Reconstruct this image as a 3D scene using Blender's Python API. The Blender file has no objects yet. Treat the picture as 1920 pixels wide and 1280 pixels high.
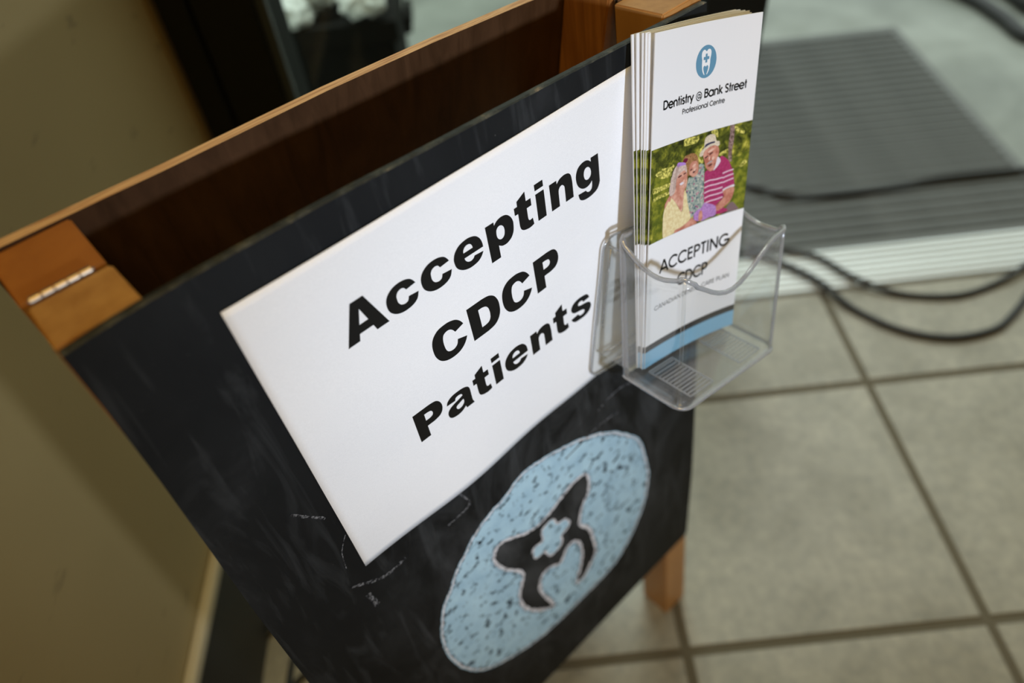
import bpy, bmesh, math, random
from mathutils import Matrix, Vector
from mathutils.geometry import tessellate_polygon
R_ = random.Random(7)
scene = bpy.context.scene
COL = scene.collection
OVAL = [(267.5, 389.6), (268.4, 409.1), (261.6, 440.8), (244.3, 472.7), (219.4, 496.9), (192.9, 503.6), (164.8, 503.3), (132.3, 502.8), (106.7, 499.2), (83.3, 489.2), (53.5, 470.5), (35.9, 448.6), (24.3, 417.3), (20.2, 386.9), (21.8, 361.0), (28.6, 335.2), (35.5, 320.6), (43.7, 311.3), (52.2, 297.1), (64.4, 285.6), (76.6, 274.2), (93.4, 266.2), (109.5, 262.2), (126.6, 254.1), (144.1, 255.7), (167.6, 262.8), (192.0, 273.5), (217.4, 290.7), (239.6, 313.5), (258.4, 342.6)]
TOOTH = [(189.9, 320.5), (191.8, 335.0), (189.0, 349.1), (182.2, 356.1), (177.1, 368.2), (175.5, 381.7), (184.7, 399.4), (188.4, 424.1), (188.9, 445.5), (181.0, 456.7), (171.8, 466.5), (162.2, 468.8), (161.5, 459.5), (167.3, 449.1), (172.5, 427.6), (172.0, 410.0), (166.1, 397.4), (157.7, 396.4), (150.3, 405.2), (145.9, 410.2), (135.2, 401.7), (125.6, 402.1), (120.4, 412.1), (120.8, 430.6), (128.6, 459.0), (128.6, 466.8), (118.8, 457.6), (106.9, 441.2), (98.7, 421.3), (98.1, 400.7), (103.0, 387.2), (107.2, 376.6), (103.0, 364.2), (94.8, 351.4), (87.7, 335.5), (85.6, 322.2), (89.7, 313.0), (97.1, 311.1), (108.0, 317.8), (121.0, 326.8), (135.5, 330.1), (149.3, 326.6), (163.6, 320.5), (177.7, 316.8)]
CROSS = [(147.4, 338.7), (151.2, 350.7), (160.0, 353.8), (164.1, 363.3), (161.4, 369.2), (152.9, 371.1), (152.9, 379.0), (149.7, 384.6), (139.9, 386.4), (135.1, 380.1), (132.9, 372.4), (123.0, 370.4), (121.1, 361.7), (123.6, 354.0), (132.2, 355.9), (134.0, 352.0), (134.8, 340.9)]
SHEET_O = [267.6, -19.8, -15.2]
SHEET_M = [[0.97311, 0.21202, -0.09001], [-0.22212, 0.96723, -0.12302], [0.06098, 0.13971, 0.98831]]
LTOOTH = [(46.8, 16.9), (48.4, 16.1), (50.5, 16.6), (51.2, 18.2), (50.6, 20.6), (51.3, 22.8), (50.5, 26.1), (49.3, 28.1), (48.1, 29.2), (47.7, 28.7), (48.9, 26.7), (49.0, 25.0), (47.9, 24.2), (47.2, 24.5), (45.9, 24.1), (45.0, 25.3), (45.2, 27.0), (46.4, 29.1), (45.4, 28.7), (43.9, 25.9), (43.5, 23.8), (43.8, 21.7), (43.2, 19.1), (43.2, 17.0), (44.1, 16.0), (45.4, 16.1)]
LCROSS = [(46.6, 17.7), (47.7, 17.7), (47.9, 19.6), (49.6, 19.6), (49.6, 21.1), (47.9, 21.1), (48.0, 23.0), (46.7, 22.9), (46.5, 21.4), (44.8, 21.4), (44.8, 19.8), (46.7, 19.7)]
STRIPES = [[(53.1, 97.4), (57.9, 96.9), (64.1, 97.6), (70.4, 97.7)], [(53.5, 100.9), (58.2, 100.5), (64.4, 101.0), (70.8, 101.1)], [(53.8, 104.5), (58.6, 104.0), (64.8, 104.5), (71.2, 104.5)], [(54.2, 108.1), (59.0, 107.6), (65.2, 108.0), (71.6, 108.0)], [(54.5, 111.7), (59.4, 111.3), (65.6, 111.6), (71.9, 111.4)], [(70.1, 95.0), (75.0, 94.5), (80.0, 94.3)], [(70.5, 98.2), (75.4, 97.6), (80.4, 97.4)], [(70.8, 101.4), (75.7, 100.9), (80.8, 100.5)]]
PHOTO = {'grass_left': [(3.3, 84.3), (10.3, 84.0), (19.5, 85.0), (35.6, 89.1), (38.7, 111.0), (15.9, 125.2), (4.9, 124.9)], 'grass_right': [(77.0, 87.3), (83.9, 86.7), (92.6, 86.6), (91.3, 123.9), (79.6, 123.2), (73.8, 116.4)], 'sun_a': [(4.5, 80.2), (8.5, 78.6), (11.5, 77.8), (19.6, 78.9), (21.5, 77.7), (22.7, 79.6), (20.3, 82.3), (19.5, 84.7), (10.8, 84.1)], 'sun_b': [(3.0, 88.3), (10.9, 88.8), (18.8, 88.5), (18.5, 91.2), (11.1, 91.6), (3.1, 91.8)], 'sun_c': [(3.3, 94.9), (9.6, 93.9), (18.2, 94.2), (17.8, 96.2), (8.7, 96.1), (3.4, 97.0)], 'sun_d': [(31.5, 64.9), (36.4, 64.7), (45.3, 65.6), (44.6, 68.4), (42.7, 69.3), (36.8, 69.3), (31.3, 68.7)], 'sun_e': [(56.9, 64.8), (62.1, 64.8), (63.2, 70.0), (60.1, 68.0), (57.6, 66.9)], 'sun_f': [(77.7, 65.5), (81.5, 67.2), (84.1, 69.6), (86.9, 70.1), (86.2, 72.0), (79.9, 69.2), (77.9, 67.1)], 'sun_g': [(65.8, 80.9), (72.8, 79.3), (73.5, 81.1), (67.5, 82.9)], 'sun_h': [(84.7, 93.1), (88.1, 90.6), (91.7, 89.9), (91.5, 92.0), (87.6, 94.1)], 'sun_i': [(45.3, 75.1), (50.0, 72.8), (47.4, 76.9), (46.6, 78.7), (50.3, 81.5), (50.6, 83.9), (48.0, 83.0), (45.3, 80.4)], 'trunk': [(74.0, 64.1), (77.5, 64.2), (77.9, 75.2), (77.2, 80.5), (77.6, 88.1), (74.6, 86.8), (73.5, 77.7), (74.0, 69.4)], 'hair_child': [(31.1, 77.7), (32.4, 75.4), (36.3, 75.0), (40.3, 75.0), (44.0, 77.1), (45.8, 80.5), (46.7, 84.7), (46.4, 87.4), (38.6, 88.8), (35.5, 88.1), (34.1, 84.1), (33.3, 80.6)], 'face_child': [(38.0, 82.0), (40.8, 80.4), (44.4, 81.2), (46.2, 85.3), (46.1, 89.3), (42.3, 90.8), (38.6, 88.8), (37.0, 85.8)], 'dress_child': [(38.7, 90.2), (43.8, 90.8), (46.6, 84.0), (51.2, 84.8), (52.3, 88.8), (52.7, 98.8), (53.5, 107.5), (54.0, 112.1), (50.7, 114.2), (46.6, 115.4), (42.6, 118.0), (39.8, 117.2), (38.7, 111.0), (36.3, 101.2), (35.4, 97.4), (37.0, 91.1)], 'shirt': [(53.0, 90.6), (55.6, 89.5), (61.6, 90.5), (66.2, 83.7), (69.0, 83.2), (74.1, 86.7), (76.9, 90.4), (80.0, 96.4), (82.0, 105.0), (81.7, 105.4), (71.7, 107.2), (73.0, 109.7), (71.4, 113.1), (66.6, 116.1), (76.8, 120.9), (76.5, 122.8), (66.2, 122.1), (54.4, 113.7), (53.5, 107.5), (53.3, 100.2), (53.0, 95.0)], 'trouser': [(76.6, 119.4), (81.4, 117.0), (86.4, 121.7), (87.6, 123.8), (76.6, 123.2)], 'collar': [(61.1, 90.8), (62.7, 87.4), (63.9, 82.5), (67.3, 85.6), (65.3, 88.6), (62.1, 90.7)], 'face_man': [(50.2, 74.8), (56.9, 74.3), (60.8, 74.4), (64.4, 76.5), (65.1, 80.7), (63.9, 83.2), (62.7, 87.4), (61.1, 90.4), (57.7, 90.7), (53.9, 87.8), (52.3, 84.3), (50.7, 80.3), (49.9, 77.4)], 'hat': [(50.6, 73.9), (50.8, 69.1), (52.8, 67.2), (56.6, 66.7), (60.1, 67.7), (61.9, 71.7), (64.7, 72.6), (65.1, 74.7), (63.8, 75.7), (60.3, 74.3), (54.6, 74.8), (51.1, 76.4), (49.6, 79.0), (47.1, 78.8), (46.7, 77.4), (48.3, 75.4)], 'hat_band': [(51.0, 73.7), (51.9, 72.2), (55.7, 71.7), (60.0, 71.8), (60.4, 72.8), (56.3, 72.8), (52.5, 73.7), (50.8, 74.3)], 'ear': [(62.8, 76.9), (64.4, 76.9), (65.2, 79.4), (64.3, 81.9), (63.1, 80.3)], 'brow_a': [(51.7, 80.5), (54.6, 79.8), (54.9, 80.4), (52.3, 81.3)], 'brow_b': [(56.0, 79.1), (58.8, 78.4), (59.1, 79.1), (56.5, 79.9)], 'moustache': [(54.2, 85.4), (56.0, 84.2), (58.9, 83.8), (59.5, 84.6), (57.1, 85.4), (55.2, 85.7)], 'mouth_man': [(55.8, 86.5), (59.1, 85.9), (59.5, 86.6), (56.8, 87.4)], 'arm_man': [(72.0, 107.2), (81.6, 106.5), (81.7, 111.8), (79.7, 115.5), (75.5, 118.3), (67.5, 120.2), (65.6, 116.6), (69.5, 114.6), (73.2, 111.3)], 'cuff': [(71.6, 106.2), (76.5, 105.3), (81.4, 104.9), (82.0, 106.4), (77.2, 106.8), (72.3, 107.9)], 'skirt': [(54.1, 111.4), (57.9, 112.4), (65.0, 115.7), (66.4, 119.1), (66.2, 122.3), (63.7, 123.0), (60.5, 122.7), (56.9, 123.1), (52.7, 123.3), (48.3, 122.2), (44.9, 119.8), (44.6, 116.7), (47.6, 114.5), (51.7, 113.8)], 'leg_child': [(49.9, 116.3), (52.5, 116.2), (53.5, 121.0), (52.1, 122.9), (49.4, 122.2)], 'chest': [(24.5, 92.8), (33.7, 95.9), (34.0, 102.4), (33.1, 108.0), (31.8, 111.2), (28.2, 106.6), (24.1, 101.8), (20.1, 98.6), (23.1, 96.6)], 'face_woman': [(25.8, 87.0), (29.1, 84.5), (33.1, 84.2), (35.3, 86.4), (36.1, 89.6), (35.9, 92.9), (35.3, 95.6), (33.3, 97.2), (30.1, 97.1), (26.2, 94.3), (24.8, 90.4)], 'hair_woman': [(24.7, 79.5), (28.7, 78.8), (32.8, 80.1), (34.5, 82.5), (35.3, 86.4), (33.1, 84.2), (29.1, 84.8), (25.8, 87.3), (25.0, 90.1), (24.8, 90.4), (24.6, 94.5), (23.2, 97.0), (20.0, 97.5), (18.5, 94.6), (19.4, 89.0), (20.2, 85.4), (20.6, 85.6), (21.8, 82.0)], 'bow': [(25.1, 78.9), (26.6, 77.8), (29.6, 78.4), (32.7, 79.3), (33.8, 80.7), (30.8, 80.6), (27.8, 80.5), (26.3, 80.8)], 'hair_bow': [(30.9, 78.3), (32.0, 77.0), (34.0, 76.8), (35.6, 77.5), (34.7, 79.3), (32.7, 79.4)], 'smile_woman': [(28.6, 91.8), (32.8, 91.1), (33.2, 92.2), (30.3, 93.2)], 'eye_wa': [(26.8, 86.9), (29.8, 86.3), (30.1, 87.1), (27.3, 87.7)], 'eye_wb': [(31.8, 86.2), (34.3, 85.8), (34.4, 86.5), (32.3, 86.8)], 'eye_ca': [(38.3, 85.4), (40.2, 84.9), (40.5, 85.5), (38.8, 86.1)], 'eye_cb': [(41.6, 83.2), (43.0, 82.2), (43.4, 82.8), (42.1, 83.8)], 'mouth_child': [(40.9, 87.4), (43.8, 86.1), (44.1, 86.8), (42.0, 88.3)], 'top_yellow': [(19.5, 98.4), (24.1, 101.8), (28.2, 106.9), (31.8, 111.2), (33.2, 108.7), (33.4, 98.7), (35.5, 98.5), (37.2, 105.1), (40.0, 113.2), (41.5, 117.7), (38.4, 120.2), (32.1, 122.1), (26.2, 123.3), (21.4, 124.8), (14.2, 124.9), (13.4, 110.9), (14.1, 105.7), (16.5, 101.1)], 'hand': [(14.6, 104.1), (14.9, 101.4), (17.9, 98.0), (19.4, 97.0), (20.6, 98.7), (19.7, 101.3), (18.1, 100.5), (16.1, 103.1)], 'arm_woman': [(26.3, 124.5), (26.1, 122.1), (32.1, 121.7), (38.4, 120.2), (42.6, 118.4), (44.9, 120.1), (48.4, 123.4), (43.1, 124.0), (35.0, 124.2)]}
CAB = [[(0.2732, 0.9537, 0.005), (0.3374, 0.901, 0.005), (0.4306, 0.8486, 0.005), (0.58, 0.8432, 0.005), (0.7148, 0.8547, 0.005), (0.8662, 0.8542, 0.005), (0.9735, 0.8527, 0.005)], [(0.2828, 0.713, 0.005), (0.3468, 0.6904, 0.005), (0.398, 0.6643, 0.005), (0.4426, 0.6, 0.005), (0.5117, 0.5593, 0.005), (0.5976, 0.5422, 0.005), (0.6708, 0.5576, 0.005), (0.7434, 0.5875, 0.005), (0.8464, 0.6506, 0.005)], [(0.2592, 0.7016, 0.005), (0.3191, 0.6666, 0.005), (0.3764, 0.6034, 0.005), (0.4181, 0.5367, 0.005), (0.4765, 0.4776, 0.005), (0.5449, 0.4507, 0.005), (0.6191, 0.4567, 0.005), (0.6703, 0.4861, 0.005), (0.7323, 0.5413, 0.005), (0.813, 0.6264, 0.005)], [(-0.5563, 0.1589, 0.005), (-0.5558, 0.1059, 0.005), (-0.5517, 0.0559, 0.005), (-0.5469, 0.0028, 0.005), (-0.5458, -0.0463, 0.005)], [(-0.5315, 0.0888, 0.005), (-0.5566, 0.0599, 0.005), (-0.5698, 0.0375, 0.005), (-0.5816, 0.0062, 0.005), (-0.5926, -0.0419, 0.005)], [(-0.4998, 0.0644, 0.005), (-0.505, 0.0377, 0.005), (-0.5064, 0.0052, 0.005), (-0.5059, -0.0501, 0.005)], [(-0.4558, 0.0496, 0.005), (-0.475, 0.0313, 0.005), (-0.4999, 0.0077, 0.005), (-0.5294, -0.0238, 0.005)]]
CAM = [-0.17094, -0.30288, 0.9661]
RW = [[0.994189, -0.076265, -0.075969], [-0.107458, -0.744863, -0.658507], [-0.006366, 0.662844, -0.74873]]
F = 1369.4292420989268
BW = [[0.77932, 0.066626, -0.623074], [0.626626, -0.082861, 0.774902], [0.0, -0.994331, -0.106325]]
BO = [-0.294848, -0.078942, 0.752222]
MARKS = [[(-20.9, 132.9), (-15.1, 141.3), (-6.0, 153.9)], [(-1.2, 177.6), (-7.2, 187.6), (-8.9, 194.2), (-10.5, 204.9)], [(-7.3, 242.8), (-6.5, 252.9), (-5.6, 260.4)], [(233.8, 279.3), (208.4, 275.9), (171.0, 280.2)], [(281.0, 283.8), (241.9, 254.9), (210.2, 257.7)], [(-115.3, 120.0)], [(75.9, 221.4), (80.9, 240.1), (60.6, 243.0)], [(-13.4, 224.6), (6.9, 239.2), (24.7, 238.8)]]
BROCH = [[-0.01406, -0.03732, 0.00201, -1.12258, 0.25687, 3.89718], [-0.01259, -0.03465, -0.0065, -2.73194, -0.1658, 4.50303], [-0.01471, -0.04464, -0.01051, -3.90128, -0.11082, 5.86182], [-0.02106, -0.04238, -0.01671, -6.09204, -0.0185, 8.16282], [-0.02604, -0.03935, -0.02442, -7.76397, 0.5406, 10.17427]]
# ---------------------------------------------------------------- camera, world, lights, exposure
cam_d = bpy.data.cameras.new('camera')
cam = bpy.data.objects.new('camera', cam_d); COL.objects.link(cam)
cam_d.sensor_width = 36.0
cam_d.lens = F * 36.0 / 1920.0
cam_d.clip_start = 0.02
r, d, fw = [Vector(v) for v in RW]
m = Matrix.Identity(4)
for i in range(3):
    m[i][0] = r[i]; m[i][1] = -d[i]; m[i][2] = -fw[i]; m[i][3] = CAM[i]
cam.matrix_world = m
cam_d.dof.use_dof = True
cam_d.dof.focus_distance = 0.415
cam_d.dof.aperture_fstop = 3.4
scene.camera = cam

scene.view_settings.view_transform = 'Standard'
scene.view_settings.look = 'None'
scene.view_settings.exposure = 0.0
scene.view_settings.gamma = 1.0
scene.view_settings.use_curve_mapping = False
scene.cycles.max_bounces = 10
scene.cycles.transparent_max_bounces = 24

world = bpy.data.worlds.new('overcast_sky'); scene.world = world
world.use_nodes = True
bg = world.node_tree.nodes['Background']
bg.inputs['Color'].default_value = (0.86, 1.0, 0.93, 1)
bg.inputs['Strength'].default_value = 1.0

def light(name, kind, loc, energy, color, **kw):
    l = bpy.data.lights.new(name, kind); l.energy = energy; l.color = color
    for k, v in kw.items(): setattr(l, k, v)
    o = bpy.data.objects.new(name, l); o.location = loc; COL.objects.link(o); return o
def aim(o, tgt):
    o.rotation_euler = (Vector(tgt) - o.location).to_track_quat('-Z', 'Y').to_euler()

flash = light('camera_flash', 'SPOT', (0.100, -0.488, 0.876), 13.8, (0.74, 0.85, 1.0), shadow_soft_size=0.016,
              spot_size=math.radians(90), spot_blend=1.0)
aim(flash, (-0.06, 0.06, 0.58))
sun = light('daylight_sun', 'SUN', (0.5, 3, 3), 1.7, (0.90, 1.0, 0.97), angle=math.radians(15))
aim(sun, (0.5, 3 - 1.0, 3 - 2.3))
ceil = light('ceiling_lamp_light', 'AREA', (-0.1, -0.9, 2.5), 17.0, (1.0, 0.68, 0.22), shape='SQUARE', size=0.9)

# ---------------------------------------------------------------- helpers
def tag(o, label=None, cat=None, group=None, kind=None):
    if label: o['label'] = label
    if cat: o['category'] = cat
    if group: o['group'] = group
    if kind: o['kind'] = kind
    return o
def empty(name, label, cat, mat=None, group=None):
    o = bpy.data.objects.new(name, None); COL.objects.link(o); o.empty_display_size = 0.05
    if mat is not None: o.matrix_world = mat
    return tag(o, label, cat, group)
def mesh_obj(name, verts, faces, mat, parent=None, smooth=False):
    me = bpy.data.meshes.new(name)
    me.from_pydata([tuple(v) for v in verts], [], faces)
    if smooth:
        for p in me.polygons: p.use_smooth = True
    if mat: me.materials.append(mat)
    o = bpy.data.objects.new(name, me); COL.objects.link(o)
    if parent: o.parent = parent
    return o
def bm_obj(name, bm, mat, parent=None, smooth=False, recalc=True):
    if recalc: bmesh.ops.recalc_face_normals(bm, faces=bm.faces)
    me = bpy.data.meshes.new(name); bm.to_mesh(me); bm.free()
    if smooth:
        for p in me.polygons: p.use_smooth = True
    if mat: me.materials.append(mat)
    o = bpy.data.objects.new(name, me); COL.objects.link(o)
    if parent: o.parent = parent
    return o
def hexa(bm, c8):
    """box from 8 corners: 4 of one end, 4 of the other"""
    v = [bm.verts.new(c) for c in c8]
    for f in ((0,1,2,3),(7,6,5,4),(0,4,5,1),(1,5,6,2),(2,6,7,3),(3,7,4,0)): bm.faces.new([v[i] for i in f])
    return v
def box(bm, x0, x1, y0, y1, z0, z1):
    return hexa(bm, [(x0,y0,z0),(x1,y0,z0),(x1,y1,z0),(x0,y1,z0),(x0,y0,z1),(x1,y0,z1),(x1,y1,z1),(x0,y1,z1)])
def bevel(bm, w, seg=2):
    bmesh.ops.bevel(bm, geom=list(bm.edges), offset=w, segments=seg, affect='EDGES', profile=0.6)
def box_obj(name, x0, x1, y0, y1, z0, z1, mat, parent=None, bev=0.0):
    bm = bmesh.new(); box(bm, x0, x1, y0, y1, z0, z1)
    if bev: bevel(bm, bev)
    return bm_obj(name, bm, mat, parent)
def prism(bm, poly, w0, w1):
    """poly of (u,v) extruded between w0 and w1"""
    a = [bm.verts.new((p[0], p[1], w0)) for p in poly]; b = [bm.verts.new((p[0], p[1], w1)) for p in poly]
    bm.faces.new(a); bm.faces.new(b[::-1]); n = len(poly)
    for i in range(n): bm.faces.new((a[i], b[i], b[(i+1) % n], a[(i+1) % n]))
def catmull(pts, closed=True, n=5):
    """points are (x,y) or (x,y,1) for a sharp corner"""
    N = len(pts); out = []
    P = [Vector((p[0], p[1])) for p in pts]; K = [len(p) > 2 and p[2] == 1 for p in pts]
    for i in range(N if closed else N-1):
        p1, p2 = P[i], P[(i+1) % N]
        p0 = P[i-1] if (closed or i > 0) else p1
        p3 = P[(i+2) % N] if (closed or i+2 < N) else p2
        if K[i]: p0 = p1
        if K[(i+1) % N]: p3 = p2
        if K[i] and K[(i+1) % N]:
            out.append(tuple(p1)); continue
        for k in range(n):
            t = k/n
            q = 0.5*((2*p1)+(p2-p0)*t+(2*p0-5*p1+4*p2-p3)*t*t+(3*p1-p0-3*p2+p3)*t**3)
            out.append(tuple(q))
    if not closed: out.append(tuple(P[-1]))
    return out
def tess(loops):
    flat = [Vector((p[0], p[1], 0)) for l in loops for p in l]
    tris = tessellate_polygon([[Vector((p[0], p[1], 0)) for p in l] for l in loops])
    return flat, tris
def tube(pts, rad, seg=8, closed=False, caps=True):
    """verts, faces of a round tube along 3d points"""
    P = [Vector(p) for p in pts]; N = len(P); V = []; Fc = []
    up = None
    for i in range(N):
        if closed: tg = (P[(i+1) % N]-P[i-1])
        else: tg = P[min(i+1, N-1)]-P[max(i-1, 0)]
        tg.normalize()
        if up is None:
            up = Vector((0, 0, 1)) if abs(tg.z) < 0.9 else Vector((1, 0, 0))
        s = tg.cross(up); s.normalize(); up = s.cross(tg); up.normalize()
        rr = rad[i] if isinstance(rad, (list, tuple)) else rad
        for k in range(seg):
            a = 2*math.pi*k/seg
            V.append(P[i]+s*math.cos(a)*rr+up*math.sin(a)*rr)
    M = N if closed else N-1
    for i in range(M):
        for k in range(seg):
            a = i*seg+k; b = i*seg+(k+1) % seg; c = ((i+1) % N)*seg+(k+1) % seg; d2 = ((i+1) % N)*seg+k
            Fc.append((a, b, c, d2))
    if not closed and caps:
        Fc.append(tuple(range(seg))[::-1]); Fc.append(tuple((N-1)*seg+k for k in range(seg)))
    return V, Fc
def spline3(pts, n=8):
    P = [Vector(p) for p in pts]; out = []
    for i in range(len(P)-1):
        p0 = P[max(i-1, 0)]; p1 = P[i]; p2 = P[i+1]; p3 = P[min(i+2, len(P)-1)]
        for k in range(n):
            t = k/n
            out.append(0.5*((2*p1)+(p2-p0)*t+(2*p0-5*p1+4*p2-p3)*t*t+(3*p1-p0-3*p2+p3)*t**3))
    out.append(P[-1]); return out

# ---------------------------------------------------------------- materials
def mat(name, color=(0.5,0.5,0.5), rough=0.5, metal=0.0, spec=0.5):
    m = bpy.data.materials.new(name); m.use_nodes = True
    b = m.node_tree.nodes['Principled BSDF']
    b.inputs['Base Color'].default_value = (*color, 1); b.inputs['Roughness'].default_value = rough
    b.inputs['Metallic'].default_value = metal; b.inputs['Specular IOR Level'].default_value = spec
    return m
def N(m, t, **kw):
    n = m.node_tree.nodes.new(t)
    for k, v in kw.items():
        if k in n.inputs: n.inputs[k].default_value = v
        else: setattr(n, k, v)
    return n
def L(m, a, b): m.node_tree.links.new(a, b)
def BS(m): return m.node_tree.nodes['Principled BSDF']
def coords(m, scale=(1,1,1), rot=(0,0,0), kind='Object'):
    tc = N(m, 'ShaderNodeTexCoord'); mp = N(m, 'ShaderNodeMapping')
    mp.inputs['Scale'].default_value = scale; mp.inputs['Rotation'].default_value = rot
    L(m, tc.outputs[kind], mp.inputs['Vector']); return mp.outputs['Vector']
def noise(m, vec, scale=5, detail=4, rough=0.55, dist=0.0):
    n = N(m, 'ShaderNodeTexNoise'); n.inputs['Scale'].default_value = scale; n.inputs['Detail'].default_value = detail
    n.inputs['Roughness'].default_value = rough; n.inputs['Distortion'].default_value = dist
    L(m, vec, n.inputs['Vector']); return n.outputs['Fac']
def ramp(m, fac, stops):
    n = N(m, 'ShaderNodeValToRGB'); e = n.color_ramp.elements
    while len(e) < len(stops): e.new(0.5)
    for i, (p, c) in enumerate(stops):
        e[i].position = p; e[i].color = (*c, 1) if len(c) == 3 else c
    L(m, fac, n.inputs['Fac']); return n.outputs['Color']
def mixc(m, fac, a, b, mode='MIX'):
    n = N(m, 'ShaderNodeMix', data_type='RGBA', blend_type=mode)
    if hasattr(fac, 'is_output'): L(m, fac, n.inputs[0])
    else: n.inputs[0].default_value = fac
    for s, v in ((n.inputs[6], a), (n.inputs[7], b)):
        if hasattr(v, 'is_output'): L(m, v, s)
        else: s.default_value = (*v, 1)
    return n.outputs[2]
def bump(m, fac, strength=0.2, dist=0.001):
    n = N(m, 'ShaderNodeBump'); n.inputs['Strength'].default_value = strength; n.inputs['Distance'].default_value = dist
    L(m, fac, n.inputs['Height']); L(m, n.outputs['Normal'], BS(m).inputs['Normal'])
def setc(m, c): L(m, c, BS(m).inputs['Base Color'])

def wood(name, dark, light_, scale=1.0, rough=0.45, along='V'):
    m = mat(name, light_, rough)
    sc = (90*scale, 5*scale, 90*scale) if along == 'V' else (5*scale, 90*scale, 90*scale)
    v = coords(m, sc)
    n1 = noise(m, v, 1.0, 5, 0.6, 0.8); n2 = noise(m, coords(m, (14, 14, 14)), 1.0, 2)
    c = mixc(m, 0.35, ramp(m, n1, [(0.3, dark), (0.7, light_)]), ramp(m, n2, [(0.3, dark), (0.7, light_)]))
    setc(m, c); bump(m, n1, 0.15, 0.0004); return m

# chalkboard with dust, smears and specks
M_board = mat('chalkboard_black', (0.012, 0.013, 0.014), 0.62, spec=0.22)
v = coords(M_board, (1, 1, 1))
big = noise(M_board, coords(M_board, (7, 5, 7), (0, 0, 0.6)), 1.0, 6, 0.65, 0.6)
streak = noise(M_board, coords(M_board, (60, 9, 30), (0, 0, 0.5)), 1.0, 5, 0.6, 1.0)
speck = noise(M_board, v, 420.0, 2, 0.7)
speck2 = noise(M_board, v, 34.0, 3, 0.6)
base = ramp(M_board, big, [(0.36, (0.0042, 0.0048, 0.0056)), (0.56, (0.0085, 0.0095, 0.0105)), (0.78, (0.028, 0.030, 0.033))])
st = ramp(M_board, streak, [(0.53, (0, 0, 0)), (0.82, (0.030, 0.032, 0.034))])
c = mixc(M_board, 1.0, base, st, 'ADD')
sp = ramp(M_board, speck, [(0.72, (0, 0, 0)), (0.80, (0.16, 0.16, 0.16))])
spm = ramp(M_board, speck2, [(0.50, (0, 0, 0)), (0.66, (1, 1, 1))])
c = mixc(M_board, 1.0, c, mixc(M_board, 1.0, sp, spm, 'MULTIPLY'), 'ADD')
hz = N(M_board, 'ShaderNodeVectorMath', operation='DISTANCE'); L(M_board, coords(M_board, (1, 0.8, 1)), hz.inputs[0]); hz.inputs[1].default_value = (0.165, 0.29, 0.0)
hm = ramp(M_board, hz.outputs['Value'], [(0.09, (1, 1, 1)), (0.21, (0, 0, 0))])
hn = ramp(M_board, noise(M_board, coords(M_board, (16, 9, 16), (0, 0, 0.7)), 1.0, 6, 0.65, 1.2), [(0.38, (0, 0, 0)), (0.75, (0.05, 0.052, 0.055))])
c = mixc(M_board, 1.0, c, mixc(M_board, 1.0, hm, hn, 'MULTIPLY'), 'ADD')
setc(M_board, c); bump(M_board, noise(M_board, v, 900, 2), 0.06, 0.0003)

M_edge = mat('chipped_painted_edge', (0.02, 0.02, 0.02), 0.6)
v = coords(M_edge, (1, 1, 1))
setc(M_edge, ramp(M_edge, noise(M_edge, v, 55, 8, 0.75), [(0.48, (0.010, 0.012, 0.011)), (0.60, (0.055, 0.058, 0.048)), (0.70, (0.36, 0.27, 0.16))]))

M_chalk = mat('blue_chalk', (0.3, 0.5, 0.65), 0.95, spec=0.1)
v = coords(M_chalk)
sp = noise(M_chalk, v, 120, 3, 0.6, 0.3); cl = noise(M_chalk, v, 14, 3, 0.6)
tone = ramp(M_chalk, noise(M_chalk, v, 40, 6, 0.7), [(0.3, (0.36, 0.55, 0.69)), (0.7, (0.52, 0.74, 0.86))])
hole = ramp(M_chalk, sp, [(0.36, (1, 1, 1)), (0.44, (0, 0, 0))])
clm = ramp(M_chalk, cl, [(0.30, (0.45, 0.45, 0.45)), (0.55, (1, 1, 1))])
setc(M_chalk, mixc(M_chalk, mixc(M_chalk, 1.0, hole, clm, 'MULTIPLY'), tone, (0.02, 0.025, 0.03)))
bump(M_chalk, sp, 0.2, 0.0005)
M_chalk_pale = mat('pale_chalk_line', (0.42, 0.40, 0.42), 0.95, spec=0.1)
v = coords(M_chalk_pale)
setc(M_chalk_pale, ramp(M_chalk_pale, noise(M_chalk_pale, v, 220, 4, 0.7), [(0.36, (0.06, 0.06, 0.065)), (0.48, (0.70, 0.69, 0.73)), (0.7, (0.85, 0.83, 0.85))]))
M_chalk_dim = mat('faint_chalk_mark', (0.16, 0.16, 0.17), 0.95, spec=0.1)
v = coords(M_chalk_dim)
setc(M_chalk_dim, ramp(M_chalk_dim, noise(M_chalk_dim, v, 420, 4, 0.7), [(0.46, (0.014, 0.014, 0.015)), (0.62, (0.22, 0.22, 0.23))]))

M_leg = wood('orange_pine', (0.42, 0.19, 0.055), (0.56, 0.28, 0.09), 0.7, 0.4)
M_leg2 = wood('red_pine', (0.13, 0.035, 0.006), (0.52, 0.21, 0.05), 1.6, 0.4)
M_end = mat('sawn_end_grain', (0.50, 0.26, 0.09), 0.55)
v = coords(M_end); setc(M_end, ramp(M_end, noise(M_end, v, 60, 6, 0.6), [(0.3, (0.34, 0.155, 0.035)), (0.7, (0.52, 0.28, 0.085))]))
M_rear_top = wood('dark_orange_pine_end', (0.24, 0.075, 0.008), (0.36, 0.13, 0.018), 0.3, 0.45)
M_panel = wood('brown_plywood_face', (0.040, 0.017, 0.006), (0.095, 0.045, 0.020), 1.1, 0.4)
M_ply = mat('plywood_edge', (0.60, 0.36, 0.17), 0.6)
v = coords(M_ply, (20, 900, 900)); setc(M_ply, ramp(M_ply, noise(M_ply, v, 1, 4, 0.6), [(0.35, (0.40, 0.20, 0.08)), (0.6, (0.66, 0.42, 0.21))]))
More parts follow.
